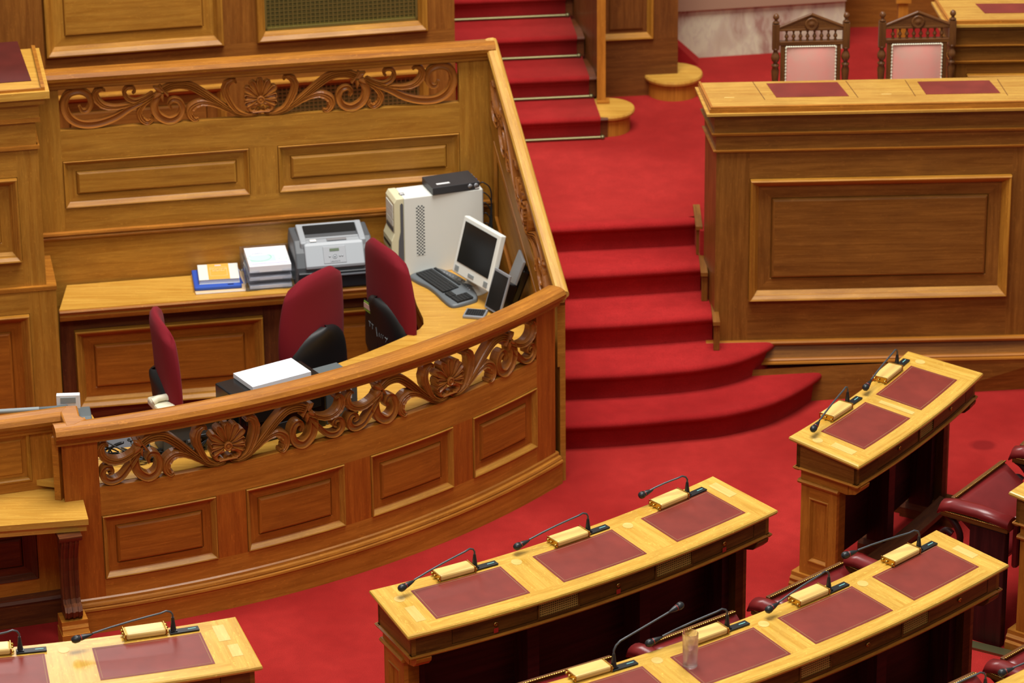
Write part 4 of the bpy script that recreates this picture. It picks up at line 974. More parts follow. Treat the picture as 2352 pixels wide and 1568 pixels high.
def dbox(label,a,r,rf,proto=[]):
    p=pol(r,a,zr_(r,rf)+.0015); T=tang(a)
    if proto:
        t=copy_tree(proto[0])
    else:
        t=thing('desk_box','', 'box')
        m=MB(); m.box((0,0,.014),(.168,.076,.027),grain=0); part('body',m,'box_wood',t,False,.008,merge=True)
        for s in (-1,1):
            m=MB(); m.box((s*.086,0,.014),(.005,.077,.028)); e=part('end_cap',m,'brass',t,False,.0015,'brass end cap',True)
            for k,y in enumerate((.024,.002,-.03)):
                m=MB(); m.lathe([(0,0),(.005,0),(.006,.004),(.004,.010),(0,.011)],(0,0,0),10,tr(s*.088,y,.017-.003*k)@rot(90*s,'Y')); part('knob',m,'brass',e)
        proto.append(t)
    t.location=p; t.rotation_euler=(math.atan(.035/.375)*0,0,math.atan2(T.y,T.x)); t['label']=label; t['group']=BXG; t['category']='box'; return t
dbox('pale wooden box at the left seat of the middle desk',-60.22,5.722,5.69)
dbox('pale wooden box at the middle seat of the middle desk',-54.36,5.726,5.69)
dbox('pale wooden box at the right seat of the middle desk',-48.6,5.728,5.69)
dbox('pale wooden box at the near seat of the desk by the stairs',-36.42,5.718,5.69)
dbox('pale wooden box at the far seat of the desk by the stairs',-31.4,5.716,5.69)
dbox('pale wooden box seen through the glass of water',-54.97,6.778,6.755)
dbox('pale wooden box on the long desk, right of the glass seat',-50.26,6.785,6.755)
dbox('pale wooden box at the rightmost seat of the long desk',-45.57,6.80,6.755)
dbox('pale wooden box cut by the bottom edge beside the upward microphone',-59.86,6.77,6.755)
dbox('pale wooden box at the fully seen seat in the lower left corner',-74.05,5.70,5.68)
dbox('pale wooden box cut off by the left edge',-80.5,5.705,5.68)
# glass of water
g=at(1585,1531,.782); g.z=zr_(math.hypot(g.x-C0.x,g.y-C0.y),6.755)+.003; t=thing('water_glass','tall clear glass half full of water on a red leather inset','glass',tuple(g))
m=MB(); m.lathe([(0,0),(.029,0),(.0305,.004),(.033,.15),(.0322,.152),(.0312,.15),(.0288,.014),(0,.011)],(0,0,0),32); part('tumbler',m,'glass',t)
m=MB(); m.lathe([(0,.0112),(.0287,.0142),(.0301,.083),(0,.083)],(0,0,0),32); part('water',m,'water',t)
# ------------------------------------------------------------------ tip-up leather seats
SG='tip up red leather seats'
SEATP={}
def seat(label,am,rb,both=False):
    """am angle of the middle, rb radius of the raised front edge"""
    if both in SEATP: t=copy_tree(SEATP[both])
    else:
        t=thing('leather_seat','','seat')
        w=.235
        # local: x along tangent, y radial outwards (to the rear)
        n=9; rows=[]
        for i in range(n):
            f=i/(n-1); y=.005+f*.275; z=.625-f*.20
            rows.append([Vector((-w+2*w*j/8, y+.0, z+.030*math.sin(math.pi*f)**.6*math.sin(math.pi*(j/8))**.5)) for j in range(9)])
        m=MB(); m.grid(rows,None,sm=True,flip=True)
        rows2=[[p+Vector((0,-.03,-.045)) for p in r] for r in rows]; m.grid(rows2,None,sm=False)
        for R_ in ((rows[0],rows2[0]),(rows[-1][::-1],rows2[-1][::-1])): m.grid([R_[0],R_[1]],None,sm=False)
        for j in (0,-1): m.grid([[r[j] for r in rows],[r[j] for r in rows2]],None,sm=False)
        part('cushion',m,'leather_wine',t,merge=True)
        m=MB(); m.box((0,-.008,.620),(2*w,.022,.035),grain=0); rim=part('front_rim',m,'oak_desk_side',t,False,.004,merge=True)
        m=MB(); N_=120; m.tube([Vector((-w+.004+(2*w-.008)*i/N_,.006,.640)) for i in range(N_+1)],[.0022+.0028*(i%3==1) for i in range(N_+1)],6); part('nail_row',m,'brass',t)
        m=MB(); m.box((0,.315,.50),(.48,.03,.26)); part('back_pad',m,'leather_wine',t,False,.02,merge=True)
        def armp(x):
            m=MB(); pts=[Vector((x,-.03,.60)),Vector((x,-.02,.622)),Vector((x,.04,.636)),Vector((x,.17,.640)),Vector((x,.33,.625))]; rows=[]
            for i,p in enumerate(pts):
                wv=.043; hh=.030 if i else .014
                rows.append([p+Vector((wv*math.cos(k*2*math.pi/12),0,hh*math.sin(k*2*math.pi/12))) for k in range(12)])
            m.grid(rows,None,closeu=True,sm=True); m.face(rows[0]); m.face(rows[-1][::-1]); a=part('armrest',m,'leather_wine',t,merge=True)
            m=MB(); m.box((x,.155,.600),(.066,.34,.03),grain=1); part('arm_rail',m,'oak_desk_side',a,False,.003,merge=True)
            for s in (-1,1):
                m=MB(); m.tube([Vector((x+s*.0345,-.01+.33*i/120,.612)) for i in range(121)],[.0016+.002*(i%3==1) for i in range(121)],6); part('nail_row',m,'brass',a)
            m=MB(); c_=[(-.01,.585),(.03,.56),(.07,.50),(.06,.43),(.0,.42),(-.03,.46),(-.0,.50),(.03,.49)]
            m.tube([Vector((x,y,z)) for y,z in [tuple(v[:2]) for v in crom([(a_,b_,0) for a_,b_ in c_],4)]],.016,8); part('arm_scroll',m,'oak_wine',a)
            m=MB(); m.box((x,.22,.29),(.045,.18,.58),grain=2); part('side_panel',m,'oak_wine',a,False,.004)
        armp(.298)
        if both: armp(-.298)
        SEATP[both]=t
    p=pol(rb,am); t.location=p; T=tang(am); t.rotation_euler=(0,0,math.atan2(T.y,T.x)+math.pi); 
    t['label']=label; t['group']=SG; t['category']='seat'; return t
seat('red leather seat raised up beside the carpet, right edge',-35.8,6.45)
seat('red leather seat mostly cut off at the right edge, seen by its armrest',-29.9,6.45)
seat('tipped red leather seat behind the right end of the long desk',-47.4,6.45,True)
seat('tipped red leather seat right behind the water glass',-53.3,6.45)
seat('tipped red leather seat behind the bottom edge desk, farthest left',-59.2,6.45)
ae=ang(at(2282,1520,.62))
seat('tipped red leather seat in the bottom right corner',ae+2.0,7.5)
seat('tipped red leather seat cut off by the bottom edge near the right corner',ae-2.9,7.5)
# ------------------------------------------------------------------ carved chairs
def carved_chair():
    t=thing('carved_chair','','chair'); z0=0; W2=.183
    zz=lambda z:z-L0
    for s in (-1,1):
        x=s*W2
        m=MB(); m.box((x,0,zz(1.700)),(.036,.036,.135),grain=2); m.lathe([(0,1.772),(.016,1.772),(.018,1.776),(.009,1.782),(.008,1.790),(.015,1.798),(.0165,1.806),(.013,1.816),(.006,1.822),(0,1.823)],(x,0,-L0),14)
        m.lathe([(.0,1.635),(.019,1.635),(.019,1.628),(.011,1.622),(.012,1.612),(.021,1.595),(.023,1.580),(.019,1.566),(.012,1.557),(.011,1.550),(.020,1.544),(.020,1.536),(.015,1.530),(.021,1.51),(.017,1.46),(.012,1.36),(.016,1.25),(.018,1.20),(.018,L0+.001),(0,L0)],(x,0,-L0),14)
        part('back_post',m,'oak_chair',t)
        m=MB(); m.box((s*.143,0,zz(1.44)),(.026,.024,.42),grain=2); part('stile',m,'oak_chair',t)
        m=MB(); m.lathe([(0,.43),(.022,.43),(.022,.38),(.014,.36),(.022,.3),(.024,.25),(.014,.1),(.02,.06),(.016,.0),(0,0)],(x,-.42,0),12); part('front_leg',m,'oak_chair',t)
    m=MB(); P=[(-.165,1.735),(.165,1.735),(.165,1.748),(0,1.815),(-.165,1.748)]
    A=[Vector((x,-.014,zz(z))) for x,z in P]; B=[Vector((x,.014,zz(z))) for x,z in P]; m.face(A,[(x,z) for x,z in P]); m.face(B[::-1],[(x,z) for x,z in P])
    for i in range(5): j=(i+1)%5; m.face([A[j],A[i],B[i],B[j]],[(0,0),(.3,0),(.3,.03),(0,.03)])
    for s in (-1,1): m.tube([Vector((s*.165,-.012,zz(1.752))),Vector((0,-.012,zz(1.820)))],.008,6)
    pd=part('pediment',m,'oak_chair',t)
    m=MB(); m.lathe([(.0,.0),(.034,.0),(.036,.006),(.030,.009),(.024,.005),(.012,.008),(.006,.012),(0,.012)],(0,0,0),16,tr(0,-.014,zz(1.768))@rot(90,'X')); part('carved_crest',m,'oak_chair',pd)
    for nm,z,h in (('top_rail',1.737,.014),('lower_rail',1.662,.022)):
        m=MB(); m.box((0,0,zz(z)),(.335,.03,h),grain=0); part(nm,m,'oak_chair',t,False,.003,merge=True)
    for i in range(8):
        x=-.127+i*.0363; m=MB(); m.lathe([(.006,1.732),(.007,1.724),(.004,1.716),(.005,1.711),(.0105,1.700),(.011,1.694),(.005,1.686),(.008,1.680),(.006,1.673)],(x,0,-L0),10); part('spindle',m,'oak_chair',t)
    m=MB(); n=8; rows=[[Vector((-.13+.26*j/n,-.012-.022*(math.sin(math.pi*j/n)*math.sin(math.pi*i/n))**.6,zz(1.645-.40*i/n))) for j in range(n+1)] for i in range(n+1)]
    m.grid(rows,None,sm=True,flip=True); m.grid([[p+Vector((0,.03,0)) if 0 else Vector((p.x,.012,p.z)) for p in r] for r in rows],None); part('back_pad',m,'velvet_pink',t)
    for p,q in (((-.13,1.645),(.13,1.645)),((-.13,1.645),(-.13,1.245)),((.13,1.645),(.13,1.245))):
        m=MB(); k=66; m.tube([Vector((p[0]+(q[0]-p[0])*i/k,-.016,zz(p[1]+(q[1]-p[1])*i/k))) for i in range(k+1)],[.0025+.0032*(i%3==1) for i in range(k+1)],6); part('nail_row',m,'cream',t)
    m=MB(); m.box((0,-.22,.42),(.40,.44,.06),grain=0); part('seat_frame',m,'oak_chair',t,False,.005,merge=True)
    m=MB(); m.box((0,-.22,.465),(.36,.40,.05)); part('seat_pad',m,'velvet_pink',t,False,.02,merge=True)
    return t
def aty(x,y,Y):
    d=ray(x,y); return CAM+d*(Y/d.y)
ch=carved_chair(); lb=['carved chair with pink velvet back, in front of the marble wall','carved chair with pink velvet back, beside the upper right desk']
for i,(px) in enumerate((1863,2107)):
    o=ch if i==0 else copy_tree(ch); p=aty(px,70,18.80+.02*i); o.location=(p.x,p.y,L0); o.rotation_euler=(0,0,math.radians(2)); o['label']=lb[i]; o['group']='carved chairs behind the ministers bench'; o['category']='chair'
# ------------------------------------------------------------------ office chairs
def office_chair():
    t=thing('office_chair','','chair')
    def back(m,zb,ztop,wf,y0,th,bow,fl=1,n=20,k=14):
        F=[];B=[]
        for i in range(n+1):
            f=i/n; z=zb+(ztop-zb)*f; w=wf(f); r1=[];r2=[]
            for j in range(k+1):
                g=-1+2*j/k; x=w*g; cy=y0+bow*(g*g)-.05*(f-.3)**2; z=zb+(ztop-zb)*f+fl*(.034*f*(1-g*g)-.04*f**5*abs(g)**7)
                e=min(1,(1-abs(g))*5+.0)**.5; e2=min(1,min(f,1-f)*9)**.5; t_=th*(.25+.75*e*e2)
                r1.append(Vector((x,cy+t_*.5,z))); r2.append(Vector((x,cy-t_*.5,z)))
            F.append(r1);B.append(r2)
        m.grid(F,None,sm=True,flip=True); m.grid(B,None,sm=True)
        m.grid([F[0],B[0]],None,sm=True); m.grid([B[-1],F[-1]],None,sm=True)
        m.grid([[r[0] for r in F],[r[0] for r in B]],None,sm=True); m.grid([[r[-1] for r in B],[r[-1] for r in F]],None,sm=True)
    def wf(f):
        return (.180+.052*math.sin(math.pi*min(1,f*.80+.12)))*(1-.16*max(0,(f-.93)/.07)**3-.35*max(0,(.10-f)/.10)**2)
    m=MB(); back(m,.54,1.115,wf,-.205,.062,.045); part('backrest',m,'fabric_maroon',t,merge=True)
    def ws(f): return max(.02,(.222)*(1-max(0,(f-.20)/.80)**2.6)**.5-(.05*max(0,(.15-f)/.15)**2))
    m=MB(); back(m,.50,.86,ws,-.238,.03,.045,0); part('back_shell',m,'shell_black',t,merge=True)
    m=MB(); n=10; rows=[]
    for i in range(n+1):
        f=i/n; y=-.22+.46*f; w=.235*(1-max(0,(f-.75)/.25)**2*.35); rows.append([Vector((w*(-1+2*j/10),y,.40+.03*math.sin(math.pi*j/10)**.5*math.sin(math.pi*min(1,f+.02))**.5)) for j in range(11)])
    m.grid(rows,None,sm=True); r2=[[Vector((p.x*.94,p.y*.94,.345)) for p in r] for r in rows]; m.grid(r2,None,sm=True,flip=True)
    for A_,B_ in ((rows[0],r2[0]),(rows[-1],r2[-1]),([r[0] for r in rows],[r[0] for r in r2]),([r[-1] for r in rows],[r[-1] for r in r2])): m.grid([A_,B_],None,sm=True)
    part('seat',m,'fabric_maroon',t,merge=True)
    m=MB(); m.tube([Vector((0,-.235,.62)),Vector((0,-.25,.52)),Vector((0,-.20,.36)),Vector((0,-.05,.335)),Vector((0,.05,.335))],.018,8); part('back_bracket',m,'black',t)
    m=MB(); m.lathe([(0,.345),(.06,.34),(.06,.33),(.028,.32),(.028,.22),(.02,.22),(.02,.10),(.04,.10),(.04,.06),(0,.06)],(0,0,0),16); part('gas_column',m,'black',t)
    for k in range(5):
        a=math.radians(72*k+20); d=Vector((math.cos(a),math.sin(a),0)); m=MB(); m.tube([Vector((0,0,.09)),d*.14+Vector((0,0,.08)),d*.27+Vector((0,0,.06))],[.024,.018,.014],8); l=part('base_arm',m,'black',t)
        m=MB(); m.lathe([(0,-.011),(.022,-.011),(.026,-.006),(.026,.006),(.022,.011),(0,.011)],(0,0,0),14,tr(d.x*.28,d.y*.28,.027)@rot(90,'X')); part('castor',m,'black',l)
    return t
oc=office_chair()
for i,(loc,rz,lb) in enumerate((((-1.105,17.18,0),51.5,'maroon office chair in the middle, its black shell towards the viewer'),((-1.46,16.61,0),-76,'maroon office chair at the left, seen nearly edge on'),((-.45,17.50,0),-60,'maroon office chair with a green tag, nearest the keyboard'))):
    o=oc if i==0 else copy_tree(oc); o.location=loc; o.rotation_euler=(0,0,math.radians(rz)); o['label']=lb; o['group']='maroon office chairs inside the booth'; o['category']='chair'
    if i==2: tagc=o
m=MB(); m.box((-.09,-.250,.775),(.085,.006,.062)); tg=part('tag_holder',m,'black',tagc,False,.004)
m=MB(); m.box((-.09,-.2545,.775),(.07,.003,.05)); part('tag_border',m,'tag_green',tg)
m=MB(); m.box((-.09,-.2565,.778),(.068,.002,.026)); part('tag_paper',m,'tag_pink',tg)
m=MB()
for (x0,z0),(x1,z1) in (((.09,.70),(.06,.70)),((.075,.70),(.075,.675)),((.05,.70),(.03,.70)),((.04,.70),(.04,.675)),((.0,.70),(-.01,.655)),((-.03,.68),(-.03,.66)),((-.05,.68),(-.045,.66)),((-.065,.68),(-.06,.66)),((-.08,.675),(-.1,.668)),((-.1,.675),(-.085,.65))): m.tube([Vector((-x0,-.2575+.9*x0*x0*1.0,z0)),Vector((-x1,-.2575+.9*x1*x1,z1))],.0016,5)
part('scribble',m,'grey_light',tagc)
# ------------------------------------------------------------------ printer
pr=at(862,655,ZW); yw=10.7; t=thing('laser_printer','grey laser printer with a small green display on the worktop','printer',(pr.x-.20*.983,pr.y-.20*.186,ZW),yw)
def sideprof(m,x0,x1,P,mi=0):
    A=[Vector((x0,y,z)) for y,z in P]; B=[Vector((x1,y,z)) for y,z in P]
    m.face(A[::-1]); m.face(B)
    for i in range(len(P)): j=(i+1)%len(P); m.face([A[i],A[j],B[j],B[i]])
m=MB(); sideprof(m,-.198,.198,[(.0,0),(.32,0),(.325,.18),(.29,.235),(.10,.236),(.04,.19),(.0,.125)][::1]); part('body',m,'printer_dark',t,False,.008,merge=True)
m=MB(); sideprof(m,-.150,.150,[(-.012,.118),(.10,.10),(.26,.20),(.262,.256),(.25,.262),(.235,.262),(.232,.242),(.145,.205),(.125,.238),(.062,.232),(.050,.222),(-.012,.135)]); part('hood',m,'printer_light',t,False,.006,merge=True)
for s in (-1,1):
    m=MB(); sideprof(m,s*.150-.016,s*.150+.016,[(.10,.19),(.262,.20),(.268,.252),(.25,.264),(.11,.246),(.06,.236),(.06,.2)]); part('hood_cheek',m,'printer_light',t,False,.006,merge=True)
m=MB(); sideprof(m,-.132,.132,[(.128,.214),(.150,.206),(.238,.246),(.238,.258),(.226,.262)]); part('paper_exit',m,'dark_gap',t,merge=True)
m=MB(); sideprof(m,-.19,.19,[(-.014,.012),(0,.012),(0,.105),(-.014,.098)]); part('paper_tray',m,'printer_black',t,False,.004,merge=True)
m=MB(); m.box((.06,-.020,.083),(.20,.014,.008)); part('feed_slot',m,'pc_grey',t,False,.002)
# control face: slope from (-.012,.135) to (.05,.222)
cy=Vector((0,.062,.087)).normalized(); CF=frame(Vector((0,.019,.1785)),Vector((1,0,0)),cy,Vector((1,0,0)).cross(cy))
m=MB(); m.box((.0,.0,.001),(.115,.088,.003),CF); cp=part('control_panel',m,'silver',t,False,.004,merge=True)
m=MB(); m.box((.0,.025,.0035),(.048,.014,.002),CF); part('display',m,'lcd_green',cp)
m=MB(); m.lathe([(0,.002),(.013,.002),(.013,.0045),(.009,.0045),(.009,.003),(.006,.003),(.006,.005),(0,.005)],(0,-.008,0),20,CF); part('round_button',m,'printer_light',cp)
for x in (-.026,.026,.038): m=MB(); m.lathe([(0,.002),(.0055,.002),(.0055,.004),(0,.0045)],(x,-.008,0),12,CF); part('button',m,'printer_light',cp)
text('maker_name','Lexmark',.014,'printer_dark',cp,CF@tr(0,-.034,.0028))
m=MB(); m.box((-.10,.083,.2372),(.032,.030,.001)); part('sticker',m,'label_white',t)
m=MB(); m.box((.02,.083,.2372),(.10,.030,.001)); part('cover_flap',m,'silver',t,False,.001)
# ------------------------------------------------------------------ letter trays
p=at(567,664,ZW); p=Vector((p.x,p.y-.035,ZW)); t=thing('letter_trays','stack of clear plastic letter trays filled with papers','letter trays',tuple(p),10)
for k in range(3):
    z=.004+k*.045; m=MB(); D_=.262
    m.box((.127,D_/2,z+.001),(.255,D_,.002)); 
    for x in (.001,.254): m.box((x,D_/2,z+.024),(.002,D_,.046))
    m.box((.127,D_,z+.024),(.255,.002,.046))
    for x in (.035,.22): m.box((x,.001,z+.008),(.07,.002,.016))
    tk=part('tray',m,'clear_plastic',t)
    if k<2:
        m=MB(); m.box((.127,.132,z+.012),(.215,.245,.016)); part('papers',m,'paper_shade',tk,False,.001,'greyish paper stack')
m=MB(); m.box((.127,.132,.115),(.212,.25,.034)); pp=part('papers',m,'paper',t,False,.001,'white paper stack with a green printed top sheet')
zt=.1322
m=MB(); m.face([Vector((.035,.06,zt)),Vector((.165,.06,zt)),Vector((.165,.15,zt)),Vector((.035,.15,zt))]); part('print_block',m,'print_green_light',pp)
def ell(m,x,y,rx,ry,z,w=.003,n=36):
    rows=[[Vector((x+(rx+o)*math.cos(k*2*math.pi/n),y+(ry+o)*math.sin(k*2*math.pi/n),z)) for k in range(n)] for o in (0,w)]; m.grid(rows,None,closeu=True)
m=MB(); ell(m,.085,.12,.058,.048,zt+.0006); part('print_ellipse',m,'print_green',pp)
m=MB(); ell(m,.20,.085,.018,.014,zt+.0006,.0025); part('print_ellipse',m,'print_green',pp)
m=MB(); m.box((.127,.038,zt),(.18,.004,.001)); part('print_line',m,'print_violet',pp)
for i in range(3):
    m=MB(); ell(m,.192,.145+i*.028,.022,.011,zt+.0006,.0012,8); part('print_outline',m,'grey_light',pp)
text('print_text','ΣΥΝΟΨΗ',.012,'print_violet',pp,tr(.08,.178,zt)); text('print_text','ΠΡΑΚΤΙΚΩΝ',.010,'grey_light',pp,tr(.075,.218,zt))
# folders and book
p=at(449,677,ZW); t=thing('paper_folder','flat beige folder under the blue folder and book','folder',(p.x,p.y,ZW),9)
m=MB(); m.box((.128,.125,.005),(.256,.25,.009)); part('cover',m,'folder_beige',t,False,.002); m=MB(); m.box((.128,.123,.0048),(.249,.249,.006)); part('sheets',m,'paper',t)
p=at(447,669,ZW+.01); t=thing('blue_folder','bright blue folder lying under the orange banded book','folder',(p.x,p.y,ZW+.0098),8)
m=MB(); m.box((.12,.118,.010),(.24,.236,.019)); part('cover',m,'folder_blue',t,False,.006,merge=True)
m=MB(); m.box((.185,.018,.0202),(.03,.008,.002)); part('clasp',m,'black',t)
p=at(458,653,ZW+.031); t=thing('book','thick white paperback with an orange band on the blue folder','book',(p.x,p.y,ZW+.0295),7)
m=MB(); m.box((.102,.10,.012),(.198,.196,.020)); part('pages',m,'paper_shade',t)
m=MB(); m.box((.102,.10,.0231),(.204,.20,.0022)); m2=m; cv=part('cover',m2,'book_cream',t,False,.0006)
m=MB(); m.box((.102,.10,.0012),(.204,.20,.0022)); part('back_cover',m,'book_cream',t)
m=MB(); m.box((.103,.10,.0245),(.108,.2,.0008)); part('orange_band',m,'book_orange',cv)
m=MB(); m.box((.103,.178,.0252),(.032,.012,.0008)); part('emblem',m,'paper_shade',cv)
text('title','ΠΡΑΚΤΙΚΟ',.017,'text_white',cv,tr(.103,.132,.0252)); text('title','ΣΚΗΝΗΣ' if 0 else 'ΣΚΩΤΣΗ',.015,'text_white',cv,tr(.103,.110,.0252))
for a_,b_ in (((.103,.045),(.085,.0012)),((.103,.155),(.085,.0012)),((.0605,.10),(.0012,.11)),((.1455,.10),(.0012,.11))):
    m=MB(); m.box((a_[0],a_[1],.0252),(b_[0],b_[1],.0006)); part('frame_line',m,'text_white',cv)
p=at(553,663,ZW); t=thing('blue_folder','thin blue folder slipped between the book pile and the letter trays','folder',(p.x-.012,p.y+.03,ZW),14); m=MB(); m.box((.014,.11,.006),(.026,.2,.012)); part('cover',m,'folder_blue',t,False,.002); m=MB(); m.box((.034,.11,.004),(.012,.2,.008)); part('sheets',m,'paper',t)
# ------------------------------------------------------------------ tower computer
p=at(916,636,ZW); q=at(1111,611,ZW); yw=math.degrees(math.atan2(q.y-p.y,q.x-p.x)); Lw=(q-p).length
t=thing('tower_computer','big cream white tower computer on the worktop','computer',(p.x,p.y,ZW),yw); Hh=.425; Dp=.155
m=MB(); m.box((.035+(Lw-.035)/2,Dp/2,Hh/2),(Lw-.035,Dp,Hh)); part('case',m,'pc_white',t,False,.004,merge=True)
m=MB(); P=[(-.02,0),(.034,0),(.034,Hh+.002),(-.005,Hh+.002),(-.018,Hh-.02),(-.018,.24),(-.034,.20),(-.034,.14),(-.02,.10)]
A=[Vector((x,-.002,z)) for x,z in P]; B=[Vector((x,Dp+.002,z)) for x,z in P]; m.face(A); m.face(B[::-1])
for i in range(len(P)): j=(i+1)%len(P); m.face([A[j],A[i],B[i],B[j]])
fb=part('front_bezel',m,'pc_cream',t,False,.004,merge=True)
m=MB(); P=[(.008,.02),(.030,.0),(.030,Hh-.03),(.022,Hh-.022),(.014,Hh-.03),(.014,.25),(.004,.20),(.0,.10)]
A=[Vector((x,-.0045,z)) for x,z in P]; m.face(A); part('grey_stripe',m,'pc_grey',fb)
for z0,hh,mt in ((.37,.035,'pc_white'),(.33,.035,'pc_white'),(.29,.03,'pc_white'),(.255,.02,'pc_grey'),(.17,.012,'black')):
    m=MB(); m.box((-.019 if z0>.22 else -.035,Dp/2,z0),(.004,.12,hh)); part('drive_bay',m,mt,fb)
m=MB(); m.mi=[]; nx,nz=5,31; x0,z0,c=.098,.105,.0088
for i in range(nx):
    for k in range(nz): m.m=(i+k)%2; X=x0+i*c; Zz=z0+k*c; m.face([Vector((X,-.0012,Zz)),Vector((X+c,-.0012,Zz)),Vector((X+c,-.0012,Zz+c)),Vector((X,-.0012,Zz+c))])
part('vent_holes',m,['pc_white','grey_box'],t,merge=True)
m=MB(); m.box((.04,.06,Hh+.001),(.026,.03,.002)); part('badge',m,'pc_grey',t); m=MB(); m.box((.04,.06,Hh+.0025),(.018,.012,.001)); part('badge_print',m,'label_white',t)
m=MB(); m.box((Lw+.001,Dp/2,Hh/2),(.004,Dp-.01,Hh-.01)); part('rear_panel',m,'grey_light',t)
# switch box on the tower
R3=rot(yw); b=Vector((p.x,p.y,ZW))+R3@Vector((.185,-.012,Hh+.0005)); t=thing('switch_box','flat dark grey switch box on top of the tower computer','switch box',tuple(b),yw+3)
m=MB(); m.box((.125,.085,.022),(.25,.17,.038)); part('case',m,'kvm_grey',t,False,.002,merge=True)
for x in (.2,.232): m=MB(); m.lathe([(0,0),(.012,0),(.012,.002),(0,.002)],(0,0,0),18,tr(x,0,.024)@rot(90,'X')); part('round_button',m,'silver',t)
m=MB(); m.box((.07,.045,.0415),(.07,.018,.001)); part('label_strip',m,'label_white',t); m=MB(); m.box((.238,-.0005,.009),(.022,.001,.008)); part('label_strip',m,'label_white',t)
for k in range(4): m=MB(); m.lathe([(0,0),(.006,0),(.006,.012),(0,.014)],(0,0,0),10,tr(.25,.04+.035*k,.024)@rot(90,'Y')); part('connector',m,'cable_blue' if k==1 else 'silver',t)
# ------------------------------------------------------------------ monitor
wv=Vector((.185,-.28,0)); hv=Vector((-.068,-.045,-.285)); BLc=at(1037,622,.805); TL=BLc-hv
wx=wv.normalized(); hz=(-hv).normalized(); nn=wx.cross(hz)   # nn points to the rear or the front
Wm,Hm=wv.length,hv.length; 
if nn.x>0: nn=-nn
loc=at(1078,664,ZW); t=thing('flat_monitor','cream flat monitor with a black screen leaning beside the tower','monitor',tuple(loc))
MF=frame(TL-Vector(loc)+hv*.5+wv*.5,wx,hz,wx.cross(hz)); sg=1 if wx.cross(hz).x<0 else -1
m=MB(); m.box((0,0,-sg*.018),(Wm,Hm,.034),MF); mbz=part('bezel',m,'pc_white',t,False,.006,merge=True)
m=MB(); m.box((0,.020,sg*.0005),(Wm-.052,Hm-.085,.0025),MF); part('screen',m,'screen',t)
m=MB(); m.box((.0,-Hm/2+.028,sg*.0008),(.05,.016,.003),MF); part('button_strip',m,'grey_light',mbz)
for s in (-1,1):
    m=MB()
    for i in range(6): m.box((s*.13,-Hm/2+.016+i*.005,sg*.0006),(.035,.0018,.002),MF)
    part('speaker_slots',m,'grey_light',mbz)
c0=MF@Vector((0,-.05,-sg*.04)); m=MB(); m.tube([c0,Vector((.02,.03,.10)),Vector((.012,.02,.03)),Vector((.0,.0,.012))],[.03,.028,.026,.04],10); part('stand_neck',m,'pc_white',t)
m=MB(); m.lathe([(0,.022),(.05,.02),(.092,.010),(.10,.004),(.10,0),(0,0)],(0,0,0),28); part('stand_base',m,'pc_white',t)
# ------------------------------------------------------------------ keyboard
kc=at(1024,664,ZW); t=thing('keyboard','dark grey wave keyboard on the worktop in front of the monitor','keyboard',(kc.x,kc.y,ZW),-60)
P=[(-.232,-.05),(-.225,-.08),(-.19,-.095),(-.12,-.090),(-.05,-.078),(.03,-.080),(.12,-.092),(.20,-.098),(.232,-.085),(.238,-.04),(.232,.03),(.215,.06),(.15,.085),(.05,.105),(-.05,.105),(-.15,.09),(-.215,.06),(-.232,.02)]
c=[tuple(v[:2]) for v in crom([(x,y,0) for x,y in P+[P[0]]],3)][:-1]
rows=[]
for sc,z in ((1.0,.0),(1.01,.010),(.99,.016),(.95,.021),(.0,.022)): rows.append([Vector((x*sc,y*sc,z+max(0,(y+.09))*.06*(1 if z>.005 else 0))) for x,y in c])
m=MB(); m.grid(rows,None,closeu=True,sm=True); part('body',m,'kb_grey',t,merge=True)
m=MB()
def keygrid(m,x0,y0,nx,ny,cw=.0188,chh=.0185,skip=()):
    xs_=[];
    for i in range(nx): xs_+= [(x0+i*cw,0),(x0+i*cw+.0015,1),(x0+(i+1)*cw-.0015,1),(x0+(i+1)*cw,0)]
    ys_=[]
    for j in range(ny): ys_+= [(y0+j*chh,0),(y0+j*chh+.0015,1),(y0+(j+1)*chh-.0015,1),(y0+(j+1)*chh,0)]
    rows=[]
    for y,b in ys_: rows.append([Vector((x,y,.0235+.006*(a and b)+(y+.09)*.06)) for x,a in xs_])
    m.grid(rows,None)
keygrid(m,-.20,-.062,15,5); part('letter_keys',m,'key_black',t)
m=MB(); keygrid(m,.145-.048,-.062,3,2); part('arrow_keys',m,'key_black',t)
m=MB(); keygrid(m,.158,-.062,4,5,.0182); part('number_keys',m,'key_black',t)
m=MB(); keygrid(m,-.20,.042,12,1,.0215,.013); part('function_keys',m,'key_black',t)
m=MB(); m.lathe([(0,.036),(.012,.036),(.013,.03),(.014,.028)],(-.0,.083,0),16); part('dial',m,'silver',t)
for k in range(5):
    for s in (-1,1): m=MB(); m.lathe([(0,.034),(.004,.034),(.005,.028)],(s*(.035+.024*k),.080-.004*k,0),8); part('media_key',m,'silver',t)
